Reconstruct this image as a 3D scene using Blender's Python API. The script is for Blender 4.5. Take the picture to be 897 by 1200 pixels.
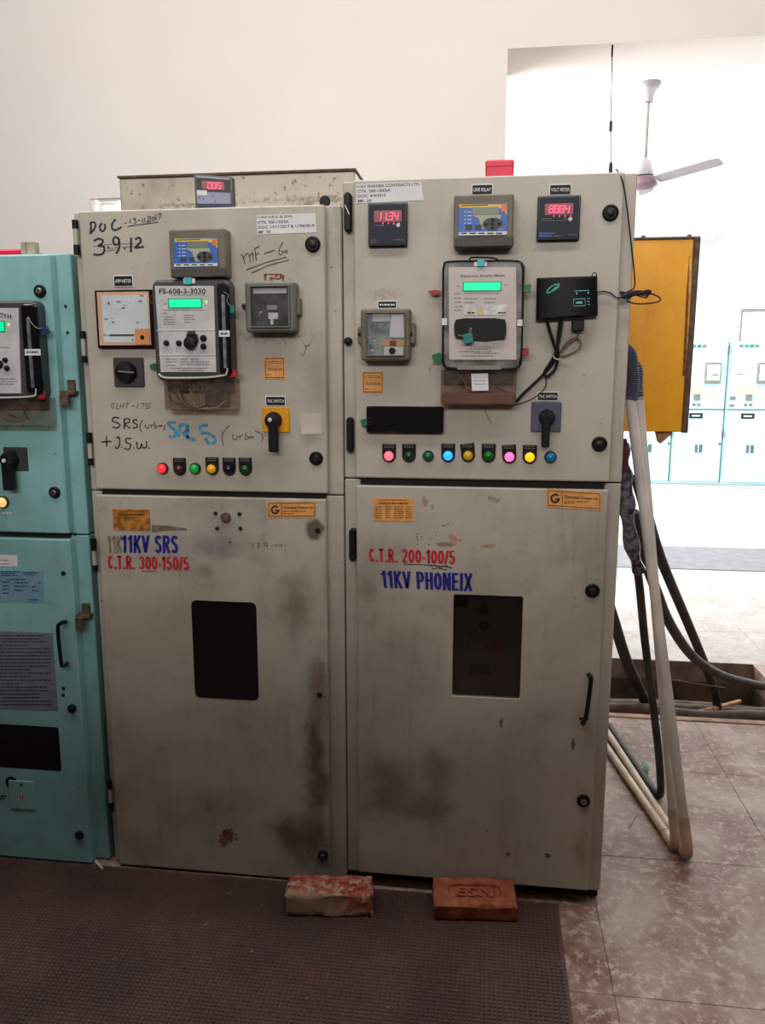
import bpy, math, random
from mathutils import Vector, noise
random.seed(7)
SC = bpy.context.scene
COL = SC.collection
for o in list(bpy.data.objects):
    bpy.data.objects.remove(o)

# ------------------------------------------------------------------ camera
CAM = Vector((0.0, -2.3, 1.642))
F = 934.0
YAW, PITCH = math.radians(7.49), math.radians(9.99)
FWD = Vector((-math.sin(YAW) * math.cos(PITCH), math.cos(YAW) * math.cos(PITCH), -math.sin(PITCH)))
RGT = Vector((math.cos(YAW), math.sin(YAW), 0))
UPV = RGT.cross(FWD)
cd = bpy.data.cameras.new('camera')
cam = bpy.data.objects.new('camera', cd)
COL.objects.link(cam)
cd.sensor_fit = 'VERTICAL'; cd.sensor_height = 24.0; cd.sensor_width = 24.0 * 897 / 1200
cd.lens = F / 1200 * 24.0
cd.clip_start = 0.02; cd.clip_end = 100
from mathutils import Matrix
cam.matrix_world = Matrix(((RGT.x, UPV.x, -FWD.x, CAM.x), (RGT.y, UPV.y, -FWD.y, CAM.y), (RGT.z, UPV.z, -FWD.z, CAM.z), (0, 0, 0, 1)))
SC.camera = cam
SC.view_settings.view_transform = 'Standard'
SC.view_settings.look = 'None'
SC.view_settings.gamma = 1.0
SC.view_settings.use_curve_mapping = False
SC.view_settings.exposure = 0.0

# ------------------------------------------------------------------ world and lights
w = bpy.data.worlds.new('world'); SC.world = w; w.use_nodes = True
bg = w.node_tree.nodes['Background']
bg.inputs[0].default_value = (1.0, 0.93, 0.86, 1); bg.inputs[1].default_value = 0.02

def area(name, loc, target, sx, sy, power, col=(1, 1, 1), spread=180):
    l = bpy.data.lights.new(name, 'AREA'); l.shape = 'RECTANGLE'; l.size = sx; l.size_y = sy
    l.energy = power; l.color = col; l.spread = math.radians(spread)
    o = bpy.data.objects.new(name, l); COL.objects.link(o); o.location = loc
    o.rotation_euler = (Vector(target) - Vector(loc)).to_track_quat('-Z', 'Y').to_euler()
    return o
area('aisle_fill', (-0.6, -0.85, 3.5), (-0.6, -0.8, 0), 4.0, 0.3, 32, (1.0, 0.965, 0.915))  # added unseen lamp, placed for the bright-to-dark falloff down the doors
area('front_high_fill', (-0.4, -6.2, 3.8), (-0.4, 0, 1.9), 6.0, 0.7, 170, (1.0, 0.97, 0.94))  # added light behind the camera, cut off by the added wall
area('back_wall_fill', (-0.7, 0.2, 4.15), (-0.7, 2.7, 2.7), 5.8, 0.4, 130, (1.0, 0.962, 0.945))  # added unseen lamp that brightens the back wall
area('hall_top_fill', (0.8, 8.0, 4.15), (0.8, 8.0, 0), 6.0, 6.5, 300, (0.97, 0.99, 1.0))  # added overhead light for the hall; the ceiling there is closed
area('hall_side_fill', (-4.1, 8.6, 2.0), (4, 9.8, 3.7), 10.0, 2.0, 1650, (0.95, 0.98, 1.0))  # added light sheet that brightens the hall; no window is built there

# ------------------------------------------------------------------ helpers
def at(px, py, Y=0.0):
    d = (px - 448.5) * RGT - (py - 600) * UPV + F * FWD
    return CAM + d * ((Y - CAM.y) / d.y)
def onfloor(px, py, Z=0.0):
    d = (px - 448.5) * RGT - (py - 600) * UPV + F * FWD
    return CAM + d * ((Z - CAM.z) / d.z)
def R(b, Y=0.0):
    c = [at(b[0], b[1], Y), at(b[2], b[1], Y), at(b[2], b[3], Y), at(b[0], b[3], Y)]
    return ((c[0].x + c[3].x) / 2, (c[1].x + c[2].x) / 2, (c[2].z + c[3].z) / 2, (c[0].z + c[1].z) / 2)
PX = 0.00248   # one photo pixel in metres on the cabinet fronts

def lin(c):
    return tuple(((v / 255) / 12.92 if v / 255 <= 0.04045 else ((v / 255 + 0.055) / 1.055) ** 2.4) for v in c) + (1.0,)

class NT:
    def __init__(s, name):
        s.m = bpy.data.materials.new(name); s.m.use_nodes = True
        s.t = s.m.node_tree; s.b = s.t.nodes['Principled BSDF']
    def n(s, t, **k):
        x = s.t.nodes.new(t)
        for a, v in k.items(): setattr(x, a, v)
        return x
    def l(s, a, b): s.t.links.new(a, b)
    def noise(s, vec, scale, detail=4, rough=0.55, dist=0.0):
        x = s.n('ShaderNodeTexNoise'); x.inputs['Scale'].default_value = scale; x.inputs['Detail'].default_value = detail
        x.inputs['Roughness'].default_value = rough; x.inputs['Distortion'].default_value = dist
        s.l(vec, x.inputs['Vector']); return x.outputs['Fac']
    def ramp(s, f, a, b):
        x = s.n('ShaderNodeMapRange'); x.interpolation_type = 'SMOOTHSTEP'
        x.inputs['From Min'].default_value = a; x.inputs['From Max'].default_value = b
        s.l(f, x.inputs['Value']); return x.outputs['Result']
    def math(s, op, a, b):
        x = s.n('ShaderNodeMath', operation=op)
        for i, v in enumerate((a, b)):
            if isinstance(v, (int, float)): x.inputs[i].default_value = v
            else: s.l(v, x.inputs[i])
        return x.outputs[0]
    def mix(s, fac, a, b):
        x = s.n('ShaderNodeMix', data_type='RGBA')
        for i, v in ((0, fac), (6, a), (7, b)):
            if isinstance(v, (int, float)): x.inputs[i].default_value = v
            elif isinstance(v, tuple): x.inputs[i].default_value = v
            else: s.l(v, x.inputs[i])
        return x.outputs[2]
    def bump(s, h, strength, dist=0.002):
        x = s.n('ShaderNodeBump'); x.inputs['Strength'].default_value = strength; x.inputs['Distance'].default_value = dist
        s.l(h, x.inputs['Height']); s.l(x.outputs[0], s.b.inputs['Normal'])
    def pos(s): return s.n('ShaderNodeNewGeometry').outputs['Position']
    def obj(s): return s.n('ShaderNodeTexCoord').outputs['Object']

def mat(name, rgb, rough=0.5, metal=0.0, emit=0.0, var=0.12, vscale=9.0, spec=0.5, ecol=None):
    t = NT(name); c = lin(rgb)
    if var > 0 and emit == 0:
        f = t.noise(t.obj(), vscale, 5)
        d = tuple(v * (1 - var * 1.6) for v in c[:3]) + (1,)
        u = tuple(min(1, v * (1 + var)) for v in c[:3]) + (1,)
        t.l(t.mix(t.ramp(f, 0.3, 0.7), d, u), t.b.inputs['Base Color'])
    else:
        t.b.inputs['Base Color'].default_value = c
    t.b.inputs['Roughness'].default_value = rough; t.b.inputs['Metallic'].default_value = metal
    t.b.inputs['Specular IOR Level'].default_value = spec
    if emit:
        t.b.inputs['Emission Color'].default_value = lin(ecol or rgb); t.b.inputs['Emission Strength'].default_value = emit
    return t.m

def paint(name, rgb, grime=(92, 74, 58), blobs=(), rust=0.0, rough=0.42, amount=0.35, specks=0.66):
    """worn enamel: cloudy grime, dark specks and stains and patches of their own shape (world centre, size, colour, strength)"""
    t = NT(name); p = t.pos()
    c = lin(rgb)
    big = t.noise(p, 2.2, 6, 0.6, 0.4)
    fine = t.noise(p, 14, 6, 0.65)
    col = t.mix(t.math('MULTIPLY', t.ramp(big, 0.42, 0.72), amount), c, lin(grime))
    col = t.mix(t.math('MULTIPLY', t.ramp(fine, 0.5, 0.8), amount * 0.7), col, lin(grime))
    mp = t.n('ShaderNodeVectorMath', operation='MULTIPLY'); t.l(p, mp.inputs[0]); mp.inputs[1].default_value = (26, 26, 3.0)
    stk = t.math('MULTIPLY', t.ramp(t.noise(mp.outputs[0], 1, 4, .6), .5, .85), t.ramp(big, .35, .6))
    col = t.mix(t.math('MULTIPLY', stk, amount * 0.9), col, lin(grime))
    sp = t.ramp(t.noise(p, 55, 2, 0.5), specks + 0.06, specks + 0.12)
    col = t.mix(t.math('MULTIPLY', sp, 0.65), col, lin((62, 46, 38)))
    warp = t.n('ShaderNodeTexNoise'); warp.inputs['Scale'].default_value = 9; warp.inputs['Detail'].default_value = 6
    warp.inputs['Roughness'].default_value = 0.65
    t.l(p, warp.inputs['Vector'])
    ws = t.n('ShaderNodeVectorMath', operation='SUBTRACT'); t.l(warp.outputs['Color'], ws.inputs[0]); ws.inputs[1].default_value = (.5, .5, .5)
    w2 = t.n('ShaderNodeTexNoise'); w2.inputs['Scale'].default_value = 70; w2.inputs['Detail'].default_value = 3; t.l(p, w2.inputs['Vector'])
    ws2 = t.n('ShaderNodeVectorMath', operation='SUBTRACT'); t.l(w2.outputs['Color'], ws2.inputs[0]); ws2.inputs[1].default_value = (.5, .5, .5)
    for (ctr, size, bc, st, soft) in blobs:
        small = min(size) < .026
        a = t.n('ShaderNodeVectorMath', operation='SUBTRACT'); t.l(p, a.inputs[0]); a.inputs[1].default_value = ctr
        b = t.n('ShaderNodeVectorMath', operation='MULTIPLY'); t.l(a.outputs[0], b.inputs[0]); b.inputs[1].default_value = (1 / size[0], 0, 1 / size[1])
        d = t.n('ShaderNodeVectorMath', operation='MULTIPLY_ADD'); t.l((ws2 if small else ws).outputs[0], d.inputs[0]); d.inputs[1].default_value = (3.2, 0, 3.2) if small else (2.2, 0, 2.2); t.l(b.outputs[0], d.inputs[2])
        l = t.n('ShaderNodeVectorMath', operation='LENGTH'); t.l(d.outputs[0], l.inputs[0])
        m = t.ramp(l.outputs['Value'], 1.0 + soft * 0.3, max(0.02, 1.0 - soft))
        col = t.mix(t.math('MULTIPLY', m, st), col, lin(bc))
    t.l(col, t.b.inputs['Base Color'])
    t.b.inputs['Roughness'].default_value = rough
    t.l(t.math('MULTIPLY_ADD' if False else 'ADD', t.math('MULTIPLY', big, 0.3), rough - 0.12), t.b.inputs['Roughness'])
    t.bump(t.noise(p, 160, 2), 0.06, 0.001)
    return t.m

def glass(name, tint=(255, 255, 255), fac=0.1, rough=0.06, dust=None, damt=0.0):
    t = NT(name); t.t.nodes.remove(t.b)
    sh = t.n('ShaderNodeBsdfTransparent'); sh.inputs[0].default_value = lin(tint); sh = sh.outputs[0]
    if dust:
        df = t.n('ShaderNodeBsdfDiffuse'); df.inputs[0].default_value = lin(dust)
        m0 = t.n('ShaderNodeMixShader'); t.l(sh, m0.inputs[1]); t.l(df.outputs[0], m0.inputs[2])
        t.l(t.math('MULTIPLY', t.ramp(t.noise(t.obj(), 30, 5, .6), .3, .75), damt * 2), m0.inputs[0]); sh = m0.outputs[0]
    gl = t.n('ShaderNodeBsdfGlossy'); gl.inputs['Roughness'].default_value = rough
    mx = t.n('ShaderNodeMixShader'); mx.inputs[0].default_value = fac
    t.l(sh, mx.inputs[1]); t.l(gl.outputs[0], mx.inputs[2])
    t.l(mx.outputs[0], t.t.nodes['Material Output'].inputs['Surface'])
    return t.m

WP = {}
class G:
    """collects shapes, then links them as one mesh object"""
    def __init__(s): s.v = []; s.f = []
    def add(s, v, f):
        k = len(s.v); s.v += [Vector(p) for p in v]; s.f += [tuple(i + k for i in q) for q in f]; return s
    def stack(s, loops, cap0=True, cap1=True):
        n = len(loops[0]); v = [p for l in loops for p in l]; f = []
        for a in range(len(loops) - 1):
            for i in range(n):
                j = (i + 1) % n
                f.append((a * n + i, a * n + j, (a + 1) * n + j, (a + 1) * n + i))
        if cap0: f.append(tuple(range(n))[::-1])
        if cap1: f.append(tuple((len(loops) - 1) * n + i for i in range(n)))
        return s.add(v, f)
    def box(s, x0, x1, y0, y1, z0, z1, b=0.0):
        if b <= 0:
            l = lambda z: [(x0, y0, z), (x1, y0, z), (x1, y1, z), (x0, y1, z)]
            return s.stack([l(z0), l(z1)])
        l = lambda z, e: [(x0 + e + 0, y0 + e, z), (x1 - e, y0 + e, z), (x1 - e, y1 - e, z), (x0 + e, y1 - e, z)]
        def l8(z, e):
            k = b
            return [(x0 + k, y0 + e, z), (x1 - k, y0 + e, z), (x1 - e, y0 + k, z), (x1 - e, y1 - k, z), (x1 - k, y1 - e, z), (x0 + k, y1 - e, z), (x0 + e, y1 - k, z), (x0 + e, y0 + k, z)]
        return s.stack([l8(z0, b), l8(z0 + b, 0), l8(z1 - b, 0), l8(z1, b)])
    def rp(s, x0, x1, z0, z1, yf, yb, r=0.003, b=0.0015, rot=0.0, n=4):
        """rounded plate standing in the XZ plane, front at yf, back at yb"""
        if x0 > x1: x0, x1 = x1, x0
        b = min(b, abs(yb - yf) * 0.49); sg = 1 if yb > yf else -1
        cx, cz = (x0 + x1) / 2, (z0 + z1) / 2
        def loop(y, e):
            hw, hh = (x1 - x0) / 2 - e, (z1 - z0) / 2 - e
            rr = max(0.0002, min(r - e if r > e else 0.0002, hw, hh)); P = []
            for q, (sx, sz) in enumerate(((1, 1), (-1, 1), (-1, -1), (1, -1))):
                for i in range(n + 1):
                    a = math.pi / 2 * (q + i / n)
                    X, Z = sx * (hw - rr) + rr * math.cos(a), sz * (hh - rr) + rr * math.sin(a)
                    P.append((cx + X * math.cos(rot) - Z * math.sin(rot), y, cz + X * math.sin(rot) + Z * math.cos(rot)))
            return P
        L = [loop(yb, 0), loop(yf + sg * b, 0), loop(yf, b)] if b > 0 else [loop(yb, 0), loop(yf, 0)]
        return s.stack(L)
    def poly(s, pts, yf, yb):
        """polygon of (x, z) points, anticlockwise seen from the front"""
        return s.stack([[(p[0], yb, p[1]) for p in pts], [(p[0], yf, p[1]) for p in pts]])
    def lathe(s, c, prof, axis='y', n=20, caps=True):
        """prof: (radius, offset along axis)"""
        L = []
        for r, o in prof:
            P = []
            for i in range(n):
                a = 2 * math.pi * i / n
                if axis == 'y': P.append((c[0] + r * math.cos(a), c[1] + o, c[2] + r * math.sin(a)))
                elif axis == 'x': P.append((c[0] + o, c[1] + r * math.cos(a), c[2] + r * math.sin(a)))
                else: P.append((c[0] + r * math.cos(a), c[1] + r * math.sin(a), c[2] + o))
            L.append(P)
        return s.stack(L, caps, caps)
    def tube(s, pts, r, n=8, smooth=4, rfun=None):
        pts = [Vector(p) for p in pts]
        if smooth and len(pts) > 2:
            q = []
            e = [2 * pts[0] - pts[1]] + pts + [2 * pts[-1] - pts[-2]]
            for i in range(1, len(e) - 2):
                for k in range(smooth):
                    t = k / smooth
                    a, b, c, d = e[i - 1], e[i], e[i + 1], e[i + 2]
                    q.append(0.5 * ((2 * b) + (c - a) * t + (2 * a - 5 * b + 4 * c - d) * t * t + (3 * b - a - 3 * c + d) * t ** 3))
            pts = q + [pts[-1]]
        L = []; prev = None
        for i, p in enumerate(pts):
            t = (pts[min(i + 1, len(pts) - 1)] - pts[max(i - 1, 0)])
            if t.length < 1e-9: t = Vector((0, 0, 1))
            t.normalize()
            if prev is None:
                prev = t.orthogonal().normalized()
            prev = (prev - t * prev.dot(t)).normalized(); b = t.cross(prev)
            rr = rfun(i, len(pts)) if rfun else r
            L.append([p + prev * (rr * math.cos(2 * math.pi * k / n)) + b * (rr * math.sin(2 * math.pi * k / n)) for k in range(n)])
        return s.stack(L)
    def build(s, name, m, parent=None, label=None, smooth=True, ang=35, **props):
        me = bpy.data.meshes.new(name)
        lo = Vector((min(p.x for p in s.v), min(p.y for p in s.v), min(p.z for p in s.v)))
        hi = Vector((max(p.x for p in s.v), max(p.y for p in s.v), max(p.z for p in s.v)))
        c = (lo + hi) / 2
        if parent is None: c.z = lo.z
        me.from_pydata([p - c for p in s.v], [], s.f); me.update()
        import bmesh
        bm = bmesh.new(); bm.from_mesh(me); bmesh.ops.recalc_face_normals(bm, faces=bm.faces[:]); bm.to_mesh(me); bm.free()
        if smooth:
            me.polygons.foreach_set('use_smooth', [True] * len(me.polygons)); me.set_sharp_from_angle(angle=math.radians(ang))
        me.materials.append(m)
        o = bpy.data.objects.new(name, me); COL.objects.link(o)
        WP[o.name] = c
        if parent: o.parent = parent; o.location = c - WP[parent.name]
        else: o.location = c
        if label: o['label'] = label
        for k, v in props.items(): o[k] = v
        return o

def thing(name, label, cat, loc, group=None):
    o = bpy.data.objects.new(name, None); COL.objects.link(o); o.location = loc; o.empty_display_size = 0.05
    WP[o.name] = Vector(loc); o['label'] = label; o['category'] = cat
    if group: o['group'] = group
    return o
def copy_tree(o, parent=None):
    c = o.copy(); COL.objects.link(c)
    if parent: c.parent = parent
    for ch in o.children: copy_tree(ch, c)
    return c

def plate(name, b, yf, yb, m, parent, r=0.003, bev=0.0015, rot=0, label=None):
    x0, x1, z0, z1 = R(b, yf)
    return G().rp(x0, x1, z0, z1, yf, yb, r, bev, rot).build(name, m, parent, label)
def quad(name, c, yf, yb, m, parent, label=None):
    P = [at(x, y, yf) for x, y in c]
    return G().poly([(p.x, p.z) for p in P][::-1], yf, yb).build(name, m, parent, label)
def disc(name, p, rpx, prof, m, parent, y=0.0, n=20, label=None):
    """prof: (radius factor, y offset)"""
    c = at(p[0], p[1], y)
    return G().lathe(c, [(max(0.0001, a * rpx * PX), o) for a, o in prof], 'y', n).build(name, m, parent, label)

def text_geo(s, bold=0.0, spacing=1.0):
    cu = bpy.data.curves.new('t', 'FONT'); cu.body = s; cu.size = 1; cu.offset = bold; cu.space_character = spacing
    cu.resolution_u = 3; cu.fill_mode = 'FRONT'
    o = bpy.data.objects.new('t', cu); COL.objects.link(o)
    dg = bpy.context.evaluated_depsgraph_get(); me = bpy.data.meshes.new_from_object(o.evaluated_get(dg))
    v = [tuple(p.co) for p in me.vertices]; f = [tuple(p.vertices) for p in me.polygons]
    bpy.data.objects.remove(o); bpy.data.curves.remove(cu); bpy.data.meshes.remove(me)
    return v, f
def add_text(g, s, q, Y, bold=0.0, spacing=1.0):
    """maps the text's own box onto the four photo points TL TR BR BL lying on the plane Y"""
    v, f = text_geo(s, bold, spacing)
    if not v: return
    x0, x1 = min(p[0] for p in v), max(p[0] for p in v); y0, y1 = min(p[1] for p in v), max(p[1] for p in v)
    C = [at(a, b, Y) for a, b in q]; out = []
    for p in v:
        a, b = (p[0] - x0) / max(1e-6, x1 - x0), (p[1] - y0) / max(1e-6, y1 - y0)
        out.append((C[3] * (1 - a) + C[2] * a) * (1 - b) + (C[0] * (1 - a) + C[1] * a) * b)
    g.add(out, f)
def bx(x0, y0, x1, y1): return [(x0, y0), (x1, y0), (x1, y1), (x0, y1)]
def text(name, s, q, Y, m, parent, bold=0.0, spacing=1.0, label=None):
    g = G(); add_text(g, s, q if len(q) == 4 and isinstance(q[0], tuple) else bx(*q), Y, bold, spacing)
    return g.build(name, m, parent, label, smooth=False)

def pen(name, lines, org, sc, wpx, m, parent, Y=-0.0008, label=None, smooth=5):
    g = G()
    for ln in lines:
        P = [Vector((org[0] + x / sc, org[1] + y / sc)) for x, y in ln]
        if len(P) > 2:
            e = [2 * P[0] - P[1]] + P + [2 * P[-1] - P[-2]]; q = []
            for i in range(1, len(e) - 2):
                for k in range(smooth):
                    t = k / smooth; a, b, c, d = e[i - 1], e[i], e[i + 1], e[i + 2]
                    q.append(0.5 * ((2 * b) + (c - a) * t + (2 * a - 5 * b + 4 * c - d) * t * t + (3 * b - a - 3 * c + d) * t ** 3))
            P = q + [P[-1]]
        if len(P) == 1: P = [P[0], P[0] + Vector((wpx * .8, 0))]
        v = []; f = []
        for i, p in enumerate(P):
            t = P[min(i + 1, len(P) - 1)] - P[max(i - 1, 0)]
            t = t.normalized() if t.length > 1e-6 else Vector((1, 0)); nn = Vector((-t.y, t.x))
            ww = wpx * (0.5 + 0.08 * math.sin(i * 1.3))
            v += [at(*(p + nn * ww), Y), at(*(p - nn * ww), Y)]
            if i: f.append((2 * i - 2, 2 * i, 2 * i + 1, 2 * i - 1))
        g.add(v, f)
    return g.build(name, m, parent, label, smooth=False)

def _arc(cx, cy, rx, ry, a0, a1, n=14):
    return [(cx + rx * math.cos(math.radians(a0 + (a1 - a0) * i / n)), cy + ry * math.sin(math.radians(a0 + (a1 - a0) * i / n))) for i in range(n + 1)]
h_ = .085
def _glyphs():
    L, Rr, B, T = h_, .40 - h_, h_ * .8, 1 - h_ * .8
    m = .2; g = {}
    g['1'] = (.30, [[(.19, 0), (.19, 1)], [(.03, .74), (.19, .93)]])
    g['K'] = (.44, [[(L, 0), (L, 1)], [(.38, 1), (L, .42)], [(.17, .58), (.39, 0)]])
    g['V'] = (.44, [[(.06, 1), (.22, .03)], [(.38, 1), (.22, .03)]])
    g['S'] = (.42, [_arc(.21, .73, .125, .2, 20, 200) + _arc(.21, .27, .125, .2, 110, 20)[0:0] + [(.12, .62), (.3, .44)] + _arc(.21, .27, .125, .2, 20, -160)])
    g['R'] = (.43, [[(L, 0), (L, 1)], [(L, T), (.22, T)] + _arc(.22, .73, .12, .2, 90, -90) + [(L, .53)], [(.22, .5), (.38, 0)]])
    g['P'] = (.42, [[(L, 0), (L, 1)], [(L, T), (.22, T)] + _arc(.22, .70, .12, .23, 90, -90) + [(L, .47)]])
    g['H'] = (.43, [[(L, 0), (L, 1)], [(.345, 0), (.345, 1)], [(L, .52), (.345, .52)]])
    g['O'] = g['0'] = (.43, [_arc(.215, .5, .135, .43, 90, 450, 26)])
    g['N'] = (.44, [[(L, 0), (L, 1)], [(.355, 0), (.355, 1)], [(L + .01, .96), (.345, .04)]])
    g['E'] = (.38, [[(L, 0), (L, 1)], [(L, T), (.35, T)], [(L, .52), (.33, .52)], [(L, B), (.36, B)]])
    g['I'] = (.19, [[(.095, 0), (.095, 1)]])
    g['X'] = (.44, [[(.06, 1), (.38, 0)], [(.38, 1), (.06, 0)]])
    g['C'] = (.42, [_arc(.215, .5, .13, .43, 40, 320, 22)])
    g['T'] = (.40, [[(.2, 0), (.2, 1)], [(.02, T), (.38, T)]])
    g['.'] = (.18, [[(.09, 0), (.09, .16)]])
    g['-'] = (.24, [[(.03, .38), (.21, .38)]])
    g['/'] = (.26, [[(.04, 0), (.22, 1)]])
    g['2'] = (.42, [_arc(.21, .71, .125, .22, 170, -20) + [(.09, .07)], [(.06, B), (.36, B)]])
    g['3'] = (.42, [_arc(.2, .73, .12, .2, 160, -90), _arc(.2, .28, .135, .21, 90, -160)])
    g['5'] = (.42, [[(.35, T), (.11, T), (.09, .5)], _arc(.2, .31, .135, .24, 125, -160)])
    g[' '] = (.22, [])
    return g
GLY = _glyphs()
def block(name, s, q, m, par, label, Y=-.001, wt=.17):
    """bold condensed sign lettering laid on the photo points TL TR BR BL"""
    tot = sum(GLY[c][0] + .045 for c in s) - .045; C = [at(a, b, Y) for a, b in q]; g = G(); x = 0
    def mp(u, v): return (C[3] * (1 - u) + C[2] * u) * (1 - v) + (C[0] * (1 - u) + C[1] * u) * v
    for c in s:
        for st in GLY[c][1]:
            V = []; Fc = []
            for i, (a, b) in enumerate(st):
                t = Vector(st[min(i + 1, len(st) - 1)]) - Vector(st[max(i - 1, 0)]); t.normalize()
                n = Vector((-t.y, t.x)) * wt / 2 * Vector((1, .82)).length / 1.29
                V += [mp((x + a + n.x) / tot, b + n.y * .8), mp((x + a - n.x) / tot, b - n.y * .8)]
                if i: Fc.append((2 * i - 2, 2 * i, 2 * i + 1, 2 * i - 1))
            g.add(V, Fc)
        x += GLY[c][0] + .045
    return g.build(name, m, par, label, smooth=False)

SEG = {'0': 'abcdef', '1': 'bc', '2': 'abged', '3': 'abgcd', '4': 'fgbc', '5': 'afgcd', '8': 'abcdefg'}
def digits(name, s, b, Y, m, parent, slant=0.12):
    g = G(); x0, y0, x1, y1 = b; n = len([c for c in s if c != '.']); w = (x1 - x0) / n; k = 0; h = y1 - y0
    for c in s:
        if c == '.':
            x = x0 + k * w - w * 0.1
            g.rp(*R((x - 0.7, y1 - 1.1, x + 0.7, y1 + 0.3), Y), Y, Y + 0.0005, 0.0005, 0); continue
        l, r = x0 + k * w + w * 0.13, x0 + (k + 1) * w - w * 0.17; k += 1; t = h * 0.055
        mid = (y0 + y1) / 2
        S = {'a': (l, y0 - t, r, y0 + t), 'g': (l, mid - t, r, mid + t), 'd': (l, y1 - t, r, y1 + t),
             'f': (l - t, y0, l + t, mid), 'b': (r - t, y0, r + t, mid), 'e': (l - t, mid, l + t, y1), 'c': (r - t, mid, r + t, y1)}
        off = -w * .22 if c == '1' else 0
        for q in SEG[c]:
            a = S[q]; a = (a[0] + off, a[1], a[2] + off, a[3]); P = []
            for (x, y) in ((a[0], a[1]), (a[2], a[1]), (a[2], a[3]), (a[0], a[3])):
                P.append(at(x + (y1 - y) * slant, y, Y))
            g.poly([(p.x, p.z) for p in P][::-1], Y, Y + 0.0005)
    return g.build(name, m, parent, smooth=False)

# ------------------------------------------------------------------ materials
rL, rR = at(382, 800), at(420, 800)
M = {}
BEIGE = (194, 186, 173)
M['beige'] = paint('worn beige enamel', BEIGE, amount=0.28)
def wb(px, py): p = at(px, py); return (p.x, 0, p.z)
dk = (72, 56, 44)
M['left_upper'] = paint('worn beige enamel left upper', BEIGE, amount=0.22, blobs=[
    (wb(372, 430), (0.05, 0.16), (120, 100, 82), .4, .9), (wb(290, 540), (0.2, 0.05), (135, 115, 100), .35, .9),
    (wb(365, 513), (0.04, 0.04), (120, 100, 84), .4, .9), (wb(320, 395), (0.12, 0.02), (90, 76, 64), .45, .9)])  # last patch: wide dark area just below the glazed relay
M['left_lower'] = paint('worn beige enamel left lower', BEIGE, amount=0.44, blobs=[
    (wb(372, 900), (0.05, 0.34), dk, .8, .9), (wb(352, 985), (0.11, 0.1), (70, 56, 46), .75, .9),
    (wb(345, 715), (0.06, 0.13), (110, 88, 70), .65, .95), (wb(258, 640), (0.1, 0.045), (128, 118, 124), .7, .9),
    (wb(370, 620), (0.03, 0.035), (92, 74, 60), .9, .4), (wb(267, 980), (0.03, 0.024), (120, 76, 56), 1, .25), (wb(262, 987), (0.013, 0.02), (150, 105, 88), 1, .3),
    (wb(372, 800), (0.03, 0.1), (120, 92, 70), .6, .9), (wb(200, 750), (0.3, 0.2), (150, 132, 112), .3, 1), (wb(240, 668), (0.03, 0.03), (125, 105, 95), .5, .9)])
M['right_upper'] = paint('worn beige enamel right upper', (194, 186, 173), amount=0.2, blobs=[
    (wb(668, 400), (0.09, 0.045), (125, 110, 95), .5, .9), (wb(450, 345), (0.05, 0.02), (150, 130, 105), .5, .9),  # first patch: darker area below the modem
    (wb(500, 410), (0.03, 0.06), (150, 135, 118), .4, .9)])
M['right_lower'] = paint('worn beige enamel right lower', BEIGE, amount=0.42, blobs=[
    (wb(450, 920), (0.11, 0.15), (104, 86, 70), .6, 1), (wb(500, 950), (0.09, 0.08), (96, 80, 66), .55, .9), (wb(430, 690), (0.035, 0.05), (120, 98, 80), .5, .9),
    (wb(515, 910), (0.05, 0.12), (110, 92, 76), .5, .9),
    (wb(498, 588), (0.011, 0.016), (176, 134, 114), .9, .35), (wb(507, 595), (0.008, 0.008), (176, 134, 114), .9, .35), (wb(534, 632), (0.02, 0.014), (200, 142, 116), 1, .25), (wb(522, 638), (0.03, 0.007), (140, 110, 90), .8, .3),
    (wb(574, 640), (0.022, 0.009), (180, 130, 104), .9, .3), (wb(588, 847), (0.006, 0.016), (130, 70, 46), .9, .3), (wb(672, 872), (0.006, 0.018), (105, 62, 44), .8, .3), (wb(577, 585), (0.018, 0.01), (138, 116, 98), .7, .5),
    (wb(596, 1002), (0.008, 0.008), (60, 45, 36), .9, .4), (wb(642, 1003), (0.008, 0.01), (60, 45, 36), .9, .4), (wb(680, 1000), (0.03, 0.08), (128, 100, 74), .5, .9)])
M['teal'] = paint('worn teal enamel', (146, 200, 202), grime=(80, 106, 80), amount=0.35)
M['farcyan'] = mat('pale cyan enamel', (176, 216, 226), 0.4, var=0.05, vscale=2)
M['black'] = mat('black plastic', (22, 22, 24), 0.45, var=0.15, spec=0.25)
M['blackgloss'] = mat('glossy black plastic', (18, 18, 22), 0.2, var=0.1, spec=0.35)
M['rubber'] = mat('black rubber', (32, 29, 28), 0.6, var=0.25, vscale=20)
M['darkgrey'] = mat('dark grey plastic', (62, 62, 64), 0.45)
M['grey'] = mat('grey plastic', (112, 112, 106), 0.5)
M['olive'] = mat('brown grey relay plastic', (118, 108, 92), 0.5, var=0.15)
M['olivedark'] = mat('dark brown grey relay plastic', (74, 68, 60), 0.5, var=0.15)
M['white'] = mat('white plastic', (226, 224, 220), 0.45, var=0.04)
M['paper'] = mat('white paper', (232, 230, 232), 0.7, var=0.05)
M['silver'] = mat('silvered meter face', (205, 203, 204), 0.4, var=0.1, vscale=20)
M['pinkgrey'] = mat('pale pinkish meter face', (208, 196, 192), 0.45, var=0.06)
M['steel'] = mat('dull steel', (150, 148, 144), 0.35, 0.9)
M['darksteel'] = mat('dark steel', (58, 54, 52), 0.4, 0.7)
M['rustmetal'] = mat('rusty brown metal', (96, 74, 60), 0.65, var=0.35, vscale=40)
M['ink'] = mat('dark marker ink', (38, 38, 56), 0.6, var=0)
M['ballpen'] = mat('black pen ink', (40, 34, 34), 0.6, var=0)
M['paleink'] = mat('faded pen ink', (96, 84, 76), 0.6, var=0)
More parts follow.
